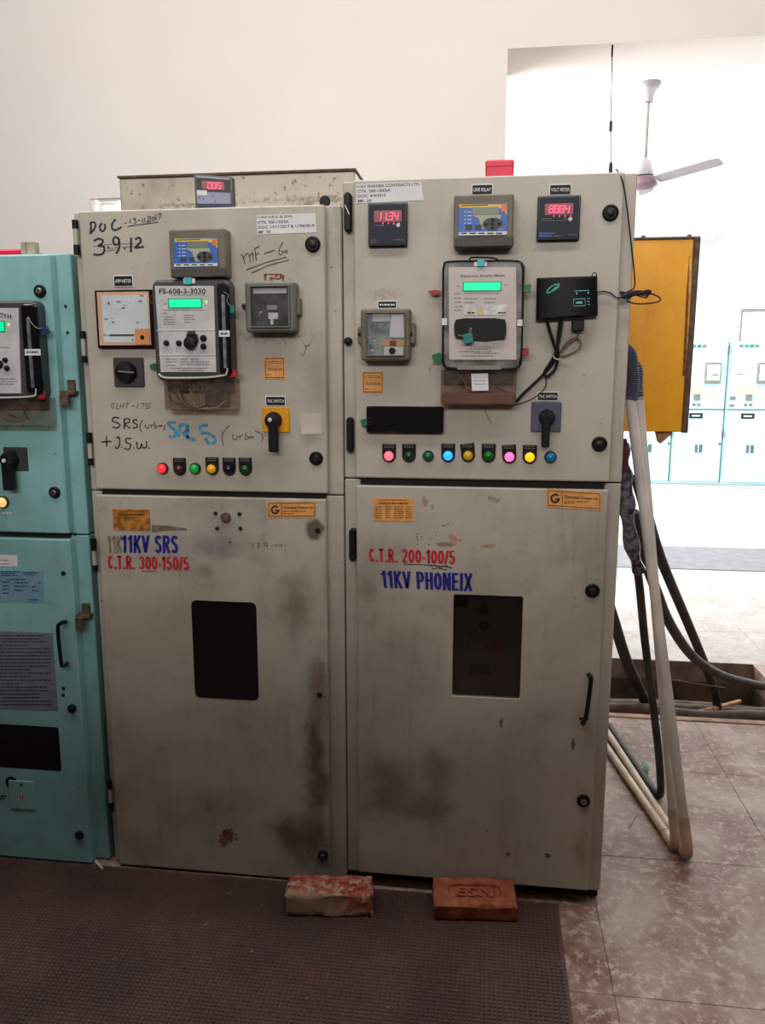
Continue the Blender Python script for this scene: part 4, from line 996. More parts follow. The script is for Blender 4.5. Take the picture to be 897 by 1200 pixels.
plate('cover_bar', (536, 428.5, 588, 433.5), -.056, -.05, M['steel'], em2, .002, .001)
plate('brown_base', (518.5, 460, 604, 474), -.0465, -.001, mat('reddish brown dusty base', (120, 84, 72), .5, var=.2), em2, .006, .003)
for pts, m_ in ((((530, 445), (545, 455), (560, 462)), 'wire_red'), (((540, 440), (546, 450), (548, 462)), 'wire_yellow'), (((575, 445), (585, 455), (596, 460)), 'wire_brown')):
    G().tube([at(x, y, -.03) for x, y in pts], .002, 6).build('terminal_wire', M[m_], em2)
seal_wire([(569, 476), (570, 484), (573, 490), (576, 496)], em2, -.004)

a2 = aux_relay((423, 361.5, 480.7, 422.5), (429.5, 367, 474, 416), [((419.3, 383, 425, 403), (421.6, 392)), ((478.5, 378.5, 487, 403), (481.5, 391.5))], 'olive', rc, 'brown relay box with glazed front and white card inside')
quad('white_card', [(458.5, 368.5), (473, 368), (474, 395.5), (456.5, 395.5)], -.0545, -.0508, M['paper'], a2)
plate('label_strip', (437, 367, 457, 377), -.053, -.0508, M['silver'], a2, .001, .0003)
plate('relay_coil', (448, 398, 474, 405.5), -.054, -.0508, M['peach'], a2, .001, .0004); plate('coil_base', (450, 406, 473, 416), -.0545, -.0508, M['white'], a2, .001, .0004)
plate('red_flag', (457, 399, 464.5, 405), -.055, -.053, M['wire_red'], a2, .0005, .0003)
disc('reset_knob', (460, 411), 3.6, [(1, 0), (1, -.006), (.7, -.008), (.1, -.008)], M['black'], a2, -.0525, 14)
disc('bright_screw', (436.5, 411), 1.8, [(1, 0), (.2, -.002)], M['silver'], a2, -.0508, 10); disc('bright_screw', (439, 400), 1.5, [(1, 0), (.2, -.002)], M['silver'], a2, -.0508, 10)
nameplate((442.6, 352.3, 465.4, 361.8), None, rc)
yellow_tag((424.5, 435.3, 449.5, 461), 'TK2340-04', rc)
an = plate('blank_cover', (429.4, 476.3, 519.8, 507.6), -.02, 0, M['blackgloss'], rc, .005, .004, label='long black rectangular cover')
seal((428.2, 495), 4.6, 'seal_green', rc, -.014, .3); seal_wire([(432, 490), (436, 491), (434, 496), (430, 498)], rc, -.022)
lamp((456.4, 533.8), (255, 84, 96), 2.2, True, rc, word='bright red'); lamp((479.6, 533.8), (20, 66, 48), 0, True, rc, word='dark green'); lamp((502.3, 534.2), (18, 110, 72), 0, False, rc, word='green', r=6.6)
lamp((525.5, 533.6), (40, 160, 255), 1.3, True, rc, word='bright blue'); lamp((549, 533.4), (212, 160, 30), .12, True, rc, .12, word='amber'); lamp((572.8, 533.8), (10, 116, 30), 0, True, rc, word='deep green')
lamp((597.2, 535), (255, 90, 150), 2.0, True, rc, .07, word='pink'); lamp((620.9, 535.3), (255, 190, 30), 1.0, True, rc, word='bright yellow'); lamp((645.2, 535.3), (20, 120, 168), .08, False, rc, word='blue')
nameplate((629.6, 459, 655, 470), 'TNC SWITCH', rc)
rotary((622.9, 471, 658, 506.2), (641.3, 489.3), 8.6, (635.6, 489, 644.8, 524.5), rc, 'bluegrey', 'control_switch', 'blue grey trip switch plate with black lever')
quad('knob_pointer', [(639, 482), (641, 478.5), (643.4, 482), (644, 490), (638.6, 490)], -.043, -.03, M['black'], rc)
# lower door
rating_plate((438, 583.8, 484.8, 610.8), rc)
maker_label([(640.7, 572.8), (705, 576.8), (705, 598.5), (640.7, 594)], rc)
block('lettering', 'C.T.R. 200-100/5', [(432, 642.6), (534, 645.2), (533.5, 661.5), (433, 658.2)], M['redpaint'], rc, 'red lettering C.T.R. 200-100/5')
block('lettering', '11KV PHONEIX', [(446, 668.6), (554, 672), (553.6, 693), (448, 688.6)], M['bluepaint'], rc, 'dark blue block lettering')
pen('handwriting', [[(473, 661.4), (500, 662), (530, 665)], [(504, 663.5), (510, 662.5), (516, 665), (522, 663), (530, 666)], [(506, 666.5), (515, 666), (524, 668)]], (0, 0), 1, .9, M['ballpen'], rc)
g = G()
for x, y in ((489, 625.5), (489, 629.5), (489.5, 632.5), (489.5, 638), (494.5, 629), (505.5, 631), (511, 627.5), (503.5, 638), (525.5, 613.5), (519, 615.6), (521.5, 615.3)): g.rp(*R((x - .7, y - .6, x + .7, y + .6)), -.0008, 0, .0005, 0)
g.build('ink_specks', M['ballpen'], rc)
# bow handle
hp = [(690.5, 790.5, 0), (691.3, 792, -.03), (693, 797, -.034), (687.5, 838, -.034), (684.4, 845, -.03), (683.6, 847.5, 0)]
hd = G().tube([at(*p) for p in hp], .0065, 10, 3).build('handle', M['black'], rc)
disc('handle_foot', (690.5, 791), 3, [(1, 0), (.9, -.004), (.4, -.004)], M['black'], rc, 0, 12); disc('handle_foot', (683.6, 847), 3.4, [(1, 0), (.9, -.004), (.4, -.004)], M['black'], rc, 0, 12)
plate('handle_pin', (679, 841.5, 690, 844.2), -.012, -.008, M['black'], rc, .001, .001)

# ------------------------------------------------------------------ TEAL CABINET (left edge of the frame)
TXD1 = -.5625 * 2.3; TXD0 = TXD1 - .73; TXF0 = TXD0 - .05; TXF1 = at(83, 310, .03).x
TT = .1500 * 2.3 + CAM.z; TM1 = CAM.z - .2175 * 2.3; TM2 = CAM.z - .2255 * 2.3; TB = CAM.z - .7118 * 2.3
tc = thing('switchgear_cabinet', 'teal painted switchgear cabinet at the left edge, lower than the beige ones', 'cabinet', ((TXF0 + TXF1) / 2, .6, 0.0), 'beige and teal switchgear cabinets')
cabinet_body(tc, TXF0, TXF1, TT + .002, (TM1 + TM2) / 2, 0.004, M['teal'])
G().rp(TXD0, TXD1, TM1, TT - .004, -.004, DT, .004, .004).build('upper_door', M['teal'], tc)
G().rp(TXD0, TXD1 + .002, TB, TM2, -.004, DT, .004, .004).build('lower_door', M['teal'], tc)
G().box(TXD0 + .01, TXD1 - .01, .02, .0302, TM2 - .006, TM1 + .006).build('door_gap_strip', M['gap'], tc)
te = -.004
door_lock((47.5, 341.3), 7.6, tc, 'steel', te); door_lock((64.6, 577), 7.3, tc, 'steel', te); door_lock((85, 830), 6, tc, 'darksteel', te); door_lock((93.6, 978), 5.8, tc, 'darksteel', te)
for p in ((77, 359), (79.3, 390), (88.6, 626)): disc('bolt', p, 2, [(1, 0), (.9, -.002), (.1, -.002)], M['darksteel'], tc, .03, 10)
for p in ((74.3, 672), (74.6, 806.8), (74.2, 814.5)): disc('screw_hole', p, 3.2 if p[1] < 700 else 2.4, [(1, 0), (.9, -.002), (.1, -.002)], M['black'], tc, te, 12)
for (q0, q1) in (((78.5, 445, 86.5, 459), (69.5, 462, 79, 476)), ((95.5, 708, 104, 722), (88, 724, 96, 739))):
    lt = plate('door_latch', q0, .018, .03, M['rustmetal'], tc, .002, .002)
    plate('latch_tongue', (q1[0], q0[3] - 1, q0[2], q0[3] + 3.5), .0, .03, M['rustmetal'], lt, .002, .002); plate('latch_hook', q1, -.012, .0, M['rustmetal'], lt, .003, .002)
te_m = energy_meter(tc, (-55, 352, 46.5, 468), (-52, 361, 24.5, 461), 1, (-30, 377.5, 4.2, 388), (10, 380.5), (-45, 466, 58, 500), 'energy meter at the left frame edge with lit green display', 'brownclear')
plate('cover_side', (27, 356, 46, 462), -.058, -.05, M['blackgloss'], te_m, .012, .006); plate('cover_ridge', (33, 372, 37, 455), -.062, -.057, mat('mid grey ridge', (110, 116, 124), .2, var=.3, vscale=30), te_m, .004, .002)  # cover side with a paler grey strip along it
G().tube([at(x, y, -.056) for x, y in ((-40, 466), (10, 466), (38, 464.5), (42, 461), (42.5, 455))], .003, 8).build('cover_lip', mat('hazy plastic lip', (200, 198, 194), .25, var=.1), te_m)
plate('white_tag', (29, 409, 47.5, 416.5), -.0635, -.0625, M['paper'], te_m, .0005, 0); barprint('fine_print', [(31, 45, 412.6)], 'print', te_m, -.064, 1.0)
seal((52.5, 387.5), 5.2, 'seal_blue', te_m, -.04, .4); seal((48, 462.5), 5.2, 'seal_red', te_m, -.045)
seal_wire([(33, 371), (38, 380), (45, 385), (50, 384)], te_m, -.06, 'wire_white', .0008)
pen('handwriting', [[(0, 368), (3, 367), (2, 371), (0, 372)], [(7, 368.5), (4.5, 369), (6.5, 371), (4.5, 372.5)], [(9, 368), (9.4, 373)], [(12.5, 368.5), (12.8, 373.5)], [(9, 370.6), (12.6, 371)]], (0, 0), 1, .9, M['print'], te_m, Y=-.0546)
for p, r in (((6.5, 422), 3), ((8.5, 431.5), 3.2), ((-1, 427), 5)): disc('push_button', p, r, [(1.1, 0), (1, -.006), (.6, -.009), (.1, -.009)], M['black'], te_m, -.054, 14)
barprint('legend_print', [(0, 12, 407), (0, 18, 444), (0, 20, 447), (0, 16, 450)], 'paleprint', te_m, -.0546, .5)
for pts, m_ in ((((-10, 480), (4, 488), (14, 492), (28, 486)), 'wire_yellow'), (((-5, 478), (8, 484), (20, 488)), 'wire_red'), (((26, 474), (30, 486), (34, 492)), 'seal_blue')):
    G().tube([at(x, y, -.03) for x, y in pts], .0022, 6).build('terminal_wire', M[m_], te_m)
rotary((4, 524, 32.5, 552), (12.5, 538.5), 10.5, (1.5, 541, 14, 575), tc, 'darkgrey', 'control_switch', 'grey trip switch plate with black lever', (4.5, 540))
yellow_tag((46, 524, 69.3, 547.5), 'TK2330-04', tc)
lamp((5, 588), (255, 190, 120), .9, False, tc, word='pale amber', r=8)
nameplate((0.5, 595.8, 17.5, 606.8), None, tc, border='blueprint', face='black')
plate('red_label', (-22, 617.5, 7.5, 625), .0285, .03, M['redpaint'], tc, .001, .0004)
quad('white_label', [(-30, 650), (20, 651), (20.5, 664), (-30, 663)], te - .001, te, M['paper'], tc); barprint('fine_print', [(-10, 10, 656.5), (-10, 11, 661)], 'wire_red', tc, te - .0014, .5)
np_ = quad('rating_plate', [(-30, 668), (50.5, 669.5), (52, 706), (-30, 704.5)], te - .0014, te, mat('pale blue metal plate', (124, 164, 188), .4, var=.08), tc, 'pale blue rating plate')
barprint('plate_print', [(1, 22, 669.8), (26, 44, 671.2), (1, 18, 672), (1, 20, 674.5), (29, 40, 673.5), (8, 30, 679), (2, 12, 682), (17, 33, 683), (45, 48, 683), (3, 11, 686.5), (17, 32, 687), (37, 42, 687.5), (3, 12, 690.5), (17, 27, 691.5), (37, 45, 692), (3, 11, 695), (34, 45, 702.8)], 'blueprint', np_, te - .002, .6)['kind'] = 'stuff'
nt = quad('notice_sheet', [(-35, 738.5), (61.5, 742), (68, 833), (-35, 829)], te - .001, te, mat('grey printed notice', (128, 134, 148), .6, var=.1), tc, 'grey notice sheet full of small print')
rows = [(-20, 52, 745), (-20, 47.5, 748.8)]
yy = 752
while yy < 829:
    rows.append((-20, random.choice((20, 34, 44, 54, 56, 58)) + (yy - 750) * .05, yy)); yy += 4.1
barprint('notice_print', rows, 'print', nt, te - .0014, .65)
hp = [(77, 728.5, te), (76, 728.8, -.028), (70.5, 731, -.034), (67.8, 738, -.034), (71.5, 775, -.034), (73.5, 780.5, -.034), (77.5, 778, -.028), (78.8, 777, te)]
G().tube([at(*p) for p in hp], .0062, 10, 3).build('handle', M['black'], tc)
x0, x1, z0, z1 = R((-60, 848.5, 70, 899), te)
G().rp(x0, x1, z0, z1, te - .001, .01, .008, .0008).build('viewing_window', M['blackgloss'], tc, label='long black viewing window')
disc('round_cutout', (13.5, 917), 9, [(1, 0), (.95, -.0012), (.1, -.0012)], M['black'], tc, te, 20)
plate('cover_flap', (11, 915.5, 40, 948), te - .004, te, M['teal'], tc, .002, .001); disc('bolt', (25, 919.5), 2, [(1, 0), (.7, -.003), (.1, -.003)], M['darksteel'], tc, te - .004, 10)
st = disc('round_sticker', (25, 934.5), 5, [(1, 0), (1, -.0008), (.1, -.0008)], mat('pinkish white sticker', (214, 190, 186), .5, var=.05), tc, te - .004, 20)
text('lettering', 'H', (23, 931, 27.2, 938), te - .0054, M['redpaint'], st, .02)
barprint('label_print', [(-4, 7, 933), (-4, 6, 936)], 'print', tc, te - .0012, 1.0)

# ------------------------------------------------------------------ things on top of and behind the cabinets
# metal chamber standing on the left cabinet
YB = .32
X0, X1 = at(140, 225, YB).x, at(416.5, 225, YB).x; ZTb = (at(140, 210, YB).z + at(408, 198.5, YB).z) / 2; ZBb = LT + .002
b0 = G().box(X0, X1, YB, YB + .7, LT + .0045, ZTb, .006)
M['chamber'] = paint('stained grey beige enamel', (190, 180, 166), amount=.4, specks=.6, blobs=[(wb(190, 213), (.16, .01), (96, 78, 64), .7, .8), (wb(345, 205), (.2, .012), (104, 88, 74), .6, .8), (wb(330, 212), (.03, .012), (90, 76, 66), .7, .6)])
ch = b0.build('busbar_chamber', M['chamber'], label='stained beige metal chamber standing on top of the shorter beige cabinet', category='metal box')
G().box(X0 - .004, X1 + .004, YB - .006, YB + .704, ZTb - .001, ZTb + .006, .002).build('lid', M['rustmetal'], ch)
c = at(381, 236, YB); G().lathe((c.x, YB - .001, c.z), [(.018, 0), (.016, -.003), (.01, -.003)], 'y', 16).build('knockout_hole', M['black'], ch)
# 005 meter propped on the door top
YM = .045
c = [at(x, y, YM) for x, y in ((227.2, 199), (271.6, 202.8), (273, 240.2), (229.5, 240.6))]
sh = LT + .0035 - min(p.z for p in c)
g = G()
def qprism(pts, y0, y1): return G().poly([(p.x, p.z + sh) for p in pts][::-1], y0, y1)
dm = qprism(c, YM, YM + .028).build('loose_panel_meter', M['blackgloss'], label='small digital meter reading 005 standing loose on top of the shorter beige cabinet', category='meter')
def MQ(a0, b0, a1, b1, d):
    f = lambda a, b: (c[0] * (1 - a) + c[1] * a) * (1 - b) + (c[3] * (1 - a) + c[2] * a) * b
    return qprism([f(a0, b0), f(a1, b0), f(a1, b1), f(a0, b1)], YM - d, YM)
MQ(.05, .1, .95, .5, .0015).build('upper_face', M['darkgrey'], dm); MQ(.05, .5, .95, .84, .0012).build('lower_face', M['meterblue'], dm); MQ(.05, .84, .95, .96, .0012).build('bottom_band', mat('navy band', (48, 52, 78), .4, var=.1), dm)
MQ(.05, .05, .95, .1, .0018).build('top_band', mat('pale grey bezel', (176, 174, 186), .4), dm)  # pale grey strip along the top of the face
MQ(.2, .18, .8, .42, .002).build('digit_window', M['digitback'], dm); MQ(.06, .46, .33, .6, .002).build('white_tag', M['paper'], dm)
g = G()
for (a, b) in ((.14, .68), (.5, .64), (.56, .78), (.26, .72)): q = at(227 + a * 45, 200 + b * 40, YM); g.lathe((q.x, YM - .0012, q.z + sh), [(.002, 0), (.0018, -.001)], 'y', 8)
g.build('setting_screws', M['darkgrey'], dm)
zs = CAM.z; dd = digits('digits', '005', (242.6, 209.4, 259.4, 216.4), YM - .0026, M['digit'], dm, .05); dd.location.z += sh
# red box on the right cabinet
YR = .12; x0, x1, z0, z1 = R((569.4, 187, 602.5, 204), YR); z0 = RT + .0035
rb = G().box(x0, x1, YR, YR + .07, z0, z1 - .006, .004).build('red_box', M['redbox'], label='small red plastic box on top of the taller beige cabinet', category='box')
G().box(x0 - .001, x1 + .001, YR - .002, YR + .072, z1 - .022, z1, .005).build('lid', M['redbox'], rb)
# red thing and wood piece on the teal cabinet
YR = .10; x0, x1, z0, z1 = R((-40, 293.5, 30, 300), YR)
G().box(x0, x1, YR, YR + .12, TT + .003, z1 + .004, .006).build('red_tray', M['redbox'], label='flat red plastic tray lying on top of the teal cabinet', category='tray')
YR = .06; x0, x1, z0, z1 = R((24, 283, 40, 298), YR)
wp = G().box(x0, x1, YR, YR + .03, TT + .0035, z1, .002).build('wood_block', M['wood'], label='small pale wooden block on top of the teal cabinet', category='block')
c = at(30.5, 290, YR); G().box(c.x - .001, c.x + .001, YR - .001, YR, TT + .008, z1 - .004).build('crack', M['rustmetal'], wp)
x0, x1, z0, z1 = R((55, 294.5, 70, 298), .06)
# antenna
YA = .10; pb = at(716, 198, YA); pb.z = RT + .0035; ptop = at(718.2, 53, YA)
an_ = thing('antenna', 'thin whip antenna on a round magnetic base, on the taller beige cabinet corner', 'antenna', pb)
G().lathe(pb, [(.019, 0), (.019, .004), (.014, .009), (.006, .014), (.0045, .04), (.003, .045)], 'z', 20).build('magnetic_base', M['darksteel'], an_)
G().tube([pb + Vector((0, 0, .04)), pb.lerp(ptop, .5) + Vector((-.001, 0, 0)), ptop], .0013, 6, 3).build('whip', M['darksteel'], an_)
pc = at(716.2, 148, YA); G().lathe(pc, [(.0025, -.014), (.0045, -.012), (.0045, .012), (.0025, .014)], 'z', 12).build('coil', M['darkgrey'], an_)
G().lathe(ptop, [(.0013, -.03), (.0026, -.028), (.0026, 0), (.001, .002)], 'z', 10).build('tip', M['black'], an_)
# modem
c4 = [(630, 325.5), (700.5, 323), (701.3, 369.5), (629, 375)]
P = [at(x, y, -.03) for x, y in c4]
mo = G().stack([[(p.x, -.001, p.z) for p in P][::-1], [(p.x, -.026, p.z) for p in P][::-1], [((p.x * .92 + P[0].x * .02 + P[1].x * .02 + P[2].x * .02 + P[3].x * .02), -.032, (p.z * .92 + (P[0].z + P[1].z + P[2].z + P[3].z) * .02)) for p in P][::-1]])
mo = mo.build('modem', M['black'], label='black modem box with teal logo fixed to the taller beige door', category='modem', ang=50)
Y = -.0328
pen('logo', [[(640.5, 342), (645, 337), (651, 333.5), (656, 332.5)], [(641, 343.5), (648, 341), (654, 337), (656, 333.5)], [(644, 343.5), (650, 338), (655, 334.5)]], (0, 0), 1, 1.2, mat('teal logo print', (70, 190, 176), .5, var=0), mo, Y=Y, label='teal swoosh logo')
gp = mat('pale teal print', (110, 200, 190), .5, var=0)
pen('panel_print', [[(673, 341), (690, 340.4)], [(672.5, 350.5), (686, 350), (686.3, 358), (672.8, 358.8), (672.5, 350.5)], [(688.5, 350), (691.5, 349.8)], [(688.5, 353.5), (691.5, 353.3)], [(688.8, 357), (691.8, 356.8)]], (0, 0), 1, .7, gp, mo, Y=Y, smooth=1)
pen('panel_lights', [[(675.5, 354.8), (683, 354.4)], [(675.5, 344), (677, 343.9)], [(689, 343), (690.5, 342.9)]], (0, 0), 1, 2.2, gp, mo, Y=Y - .0002)
G().tube([at(x, y, -.03) for x, y in ((694, 324), (695, 320.5), (698, 319.5), (699.5, 322), (698, 324.5))], .0013, 6).build('hanging_wire', M['black'], mo)
plate('plug', (671, 374.5, 685, 387.5), -.026, -.004, M['black'], mo, .002, .002)
# modem leads, gathered by a white tie
def cable(name, pts, r, m, label, cat='cable', n=8, sm=5, group=None):
    o = G().tube(pts, r, n, sm).build(name, M[m], label=label, category=cat)
    if group: o['group'] = group
    return o
yl = -.012
cable('power_lead', [at(x, y, yl) for x, y in ((641, 375), (646, 392), (651, 408), (653, 416), (645, 430), (630, 446), (615, 460), (605, 471))], .0042, 'black', 'black lead from the modem down to the taller beige meter cover, passing the white tie')
cable('data_lead', [at(x, y, yl - .006) for x, y in ((657, 374), (655, 390), (654, 404), (654, 420), (650, 434), (641, 441), (638.5, 436), (646, 424), (652, 412), (656, 396), (659, 376))], .0042, 'black', 'black lead looped back on itself below the modem')
cable('short_lead', [at(x, y, yl - .002) for x, y in ((678, 387), (677, 395), (668, 402), (660, 410), (655, 417), (665, 416), (676, 411), (681, 405), (679, 398), (672, 396), (664, 402), (656, 414))], .0021, 'wire_brown', 'thin brown lead looped under the modem plug')
cable('brown_wire', [at(x, y, -.0048) for x, y in ((640, 442), (640, 452), (632, 462), (618, 470), (605, 474), (596, 475.5))], .0016, 'wire_brown', 'thin brown wire hanging beside the black lead to the meter cover')
G().tube([at(x, y, -.03) for x, y in ((648.5, 417), (652, 421), (657, 421), (659, 425))], .0022, 6).build('cable_tie', M['wire_white'], label='white tie holding the modem leads together', category='cable tie')
# antenna lead and its coil at the cabinet corner
base = at(722, 198, .06)
cl = [at(722, 198.5, .07), at(726, 203, .012), at(731, 216, -.006), at(736, 250, .012), at(740, 285, .02), at(743.5, 318, .024), at(744, 336, .02)]
for k in range(4):
    cl += [at(738 + k, 341 + k, -.004 - .004 * k), at(729 - k * .5, 345 - k, -.006), at(732, 350 - k * 1.5, -.012), at(745 + 3 * k, 346 - k, -.006), at(757 + 2 * k, 349 - 2 * k, .01), at(760, 343 - k, .006), at(748, 341 + k, -.002)]
cl += [at(735, 352, -.01), at(748, 356, .004), at(768, 354.5, .012), at(774.5, 350.5, .016), at(766, 345, .014), at(750, 343, 0), at(736, 346, -.012), at(724, 349, -.012), at(716, 343.5, -.012), at(708, 341.5, -.014), at(700.5, 342.5, -.018)]
cable('antenna_lead', cl, .0021, 'rubber', 'thin black antenna lead coiled in a bundle at the taller beige cabinet corner', n=6, sm=5)

# ------------------------------------------------------------------ orange panel, pipes, cables at the right side
YO = .80
x1 = at(806.5, 395, YO).x; xa = RX1 + .002
zt = at(780, 280.5, YO).z; zb = at(780, 506, YO).z
op = thing('orange_panel', 'orange painted metal panel hanging beside the taller beige cabinet side', 'panel', ((xa + x1) / 2, YO, zb))
G().box(xa, x1, YO, YO + .03, zb, zt, .003).build('panel_sheet', M['orange'], op)
G().box(x1, x1 + .02, YO - .012, YO + .05, zb - .003, zt + .004, .003).build('edge_strip', M['rustmetal'], op, 'dark brown edge strip')  # added dark strip stands in for the panel's dark side
G().box(xa, x1 + .02, YO - .004, YO + .03, zt, zt + .008, .002).build('top_edge', M['rustmetal'], op)
G().tube([at(x, y, YO) for x, y in ((810, 302), (809, 350), (805.5, 440))], .006, 8, 3).build('stiffening_rib', M['orangelight'], op)
g = G()
q = [at(x, y, YO) for x, y in ((808, 300), (811.5, 303), (808.5, 312), (805.5, 400), (803, 440), (800, 441), (802, 400), (805, 340))]
g.poly([(p_.x, p_.z) for p_ in q][::-1], YO - .001, YO).build('rust_streak', M['rust'], op)
for x in (755, 809): c = at(x, 279.5, YO); G().lathe((c.x, YO + .012, zt + .008), [(.008, 0), (.008, .006), (.003, .009)], 'z', 10).build('bolt', M['rustmetal'], op)
q = [at(x, y, YO + .04) for x, y in ((766, 500), (786, 500), (788, 508), (774, 520), (770, 517))]
G().poly([(p_.x, p_.z) for p_ in q][::-1], YO + .032, YO + .037).build('torn_card', M['cardboard'], label='torn brown cardboard tag hanging under the orange panel', category='tag')
q = [at(x, y, YO + .04) for x, y in ((793, 500), (809, 500), (809, 508), (803, 512), (797, 509))]
G().poly([(p_.x, p_.z) for p_ in q][::-1], YO + .032, YO + .038).build('torn_wrapper', M['clear'], label='scrap of clear wrapper under the orange panel corner', category='wrapper')

def pipe(name, foot, top, end, label):
    f = foot + Vector((0, 0, .019)); e = end
    th = thing(name, label, 'pipe', foot, 'white conduit pipes')
    r = .0168
    up = (top - f).normalized(); back = (e - f).normalized()
    G().tube([f + up * .11, top], r, 16, 0).build('upright', M['pvc'], th)
    G().tube([f + up * .15, f + up * .06, f + up * .025 + back * .003, f + up * .004 + back * .014, f + back * .035, f + back * .09], r * 1.1, 16, 4).build('elbow', M['pvcjoint'], th, 'yellowed elbow joint')
    G().tube([f + back * .1, e], r * .9, 14, 0).build('floor_run', M['pvcjoint'], th)
    return th
f1 = onfloor(807, 1012); f1.z = .003; f2 = onfloor(792.5, 1001); f2.z = .003
t1 = at(738.5, 466, .36); t2 = at(748.5, 466, .41)
e1 = Vector((.46, 1.42, .033)); e2 = Vector((.53, 1.43, .033))
pipe('conduit_pipe', f1, t1, onfloor(716, 861, .02) + Vector((-.03, .15, 0)), 'white conduit pipe nearest the camera, leaning beside the taller beige cabinet')
pipe('conduit_pipe', f2, t2, onfloor(716, 881, .02) + Vector((-.03, .15, 0)), 'second white conduit pipe, just behind the front one')
def flex(pts, r0, label):
    n = 120
    G().tube(pts, r0, 14, 16, lambda i, m: r0 * (1 + .09 * (1 if i % 2 else -1))).build('flexible_conduit', M['bluegrey'], label=label, category='conduit')
flex([t1 + Vector((0, 0, -.01)), at(742, 450, .37), at(741, 430, .38), at(737, 412, .39), Vector((RX1 + .006, .4, at(732, 402, .4).z))], .02, 'dark corrugated conduit on top of the front white pipe')
flex([t2 + Vector((0, 0, -.01)), at(747, 448, .42), at(744, 428, .44), Vector((RX1 + .006, .46, at(736, 414, .46).z))], .018, 'dark corrugated conduit on top of the rear white pipe')
# cables
cable('power_cable', [at(728, 545, .42), at(731, 590, .44), at(741, 635, .47), at(749, 680, .5), at(756, 750, .55), at(765, 820, .6), at(772, 880, .63), at(774.5, 915, .65), onfloor(774, 931, .02), onfloor(767, 927, .016), onfloor(752, 906, .016), onfloor(735, 881, .016), onfloor(714, 850, .016)], .0145, 'cable', 'black cable hanging by the pipes, bent at the floor and running back to the cabinet', n=12)
cable('power_cable', [at(746, 560, .75), at(758, 600, .85), at(775, 655, 1.0), at(800, 715, 1.25), at(825, 775, 1.55), at(839, 815, 1.75), at(842, 845, 1.8)], .0215, 'cable', 'thick black cable dropping steeply into the floor trench, right of the white pipes', n=12)
cable('power_cable', [at(742, 600, .62), at(752, 645, .68), at(768, 688, .78), at(785, 730, .92), at(812, 769, 1.15), at(845, 791, 1.38), at(880, 801, 1.58), at(905, 806, 1.7)], .021, 'cable', 'thick black cable sweeping right to the far end of the floor trench', n=12)
cable('power_cable', [at(708, 690, 1.36), at(720, 728, 1.38), at(735, 775, 1.5), at(755, 818, 1.7), at(775, 850, 1.8)], .027, 'cable', 'thick black cable entering the trench between cabinet and white pipes', n=12)
# plastic wrapped cable bundle at the cabinet side
G().tube([at(728, 520, .3), at(729, 545, .31), at(733, 570, .32), at(735, 600, .34), at(741, 640, .37), at(749, 668, .42)], .024, 12, 4, lambda i, m: .026 + .005 * math.sin(i * 1.3) - (.012 * max(0, i / m - .5))).build('wrapped_cable', M['plasticwrap'], label='cable wrapped in crumpled clear plastic against the taller beige cabinet side', category='cable', ang=60)
G().tube([at(730, 515, .26), at(731, 530, .265), at(732, 552, .27)], .014, 10, 3).build('taped_cable', M['cablered'], label='short cable with dark magenta tape beside the white pipes', category='cable')
# cables lying in the trench
def tr(xa, xb, y, z, r, m, label, wob=.02):
    cable('trench_cable', [(xa + (xb - xa) * k / 6, y + random.uniform(-wob, wob), z + random.uniform(-.01, .01)) for k in range(7)], r, m, label, n=12, sm=4)
tr(-.1, 1.5, 1.95, -.16, .035, 'browncable', 'dusty brown cable lying along the middle of the floor trench')
tr(.55, 1.5, 1.62, -.045, .034, 'browncable', 'dusty brown cable lying nearest the front edge of the trench')
tr(.5, 1.5, 1.80, -.09, .03, 'browncable', 'second dusty brown cable in the trench, behind the front one')
tr(-.1, 1.48, 1.72, -.30, .04, 'cable', 'black cable deep in the trench under the brown ones')
cable('trench_cable', [(.9, 1.55, -.05), (1.15, 1.72, -.06), (1.36, 1.9, -.08)], .012, 'cardboard', 'pale stick-like cable end crossing the trench', n=10)
cable('string', [at(758, 796, 1.2), at(790, 797, 1.3), at(815, 801, 1.5), at(850, 806, 1.75)], .0035, 'browncable', 'thin grey cord stretched across the trench from the pipes', cat='cord', n=6)

# leaf and stick on the floor
c = onfloor(755, 903, .002)
q = []
for i in range(13):
    t_ = i / 12; q.append((c + Vector((.004 * math.sin(t_ * 3), .13 * (t_ - .5), .004 + .016 * math.sin(t_ * math.pi))), .012 * math.sin(math.pi * min(1, t_ * 1.05)) + .0008))
g = G(); v = []; f = []
for i, (p_, w_) in enumerate(q):
    v += [p_ + Vector((-w_, 0, .004)), p_, p_ + Vector((w_, 0, .004))]
    if i: a = 3 * i; f += [(a - 3, a - 2, a + 1, a), (a - 2, a - 1, a + 2, a + 1)]
lf = g.add(v, f).build('leaf', M['leaf'], label='small green leaf on the floor beside the white pipes', category='leaf')
md = lf.modifiers.new('s', 'SOLIDIFY'); md.thickness = .0008
a, b = onfloor(114, 1007, .006), onfloor(122, 1016, .006)
cable('white_stick', [a + Vector((0, -.012, .002)), b + Vector((0, -.012, .002))], .004, 'white', 'short white stick on the mat at the foot of the teal cabinet', 'stick', 8, 0)
c = onfloor(738, 955, 0); d = onfloor(750, 967, 0)
cable('straw', [onfloor(737, 970, .003), onfloor(748, 953, .003)], .0015, 'wood', 'thin dry straw on the floor beside the white pipes', 'straw', 6, 0)

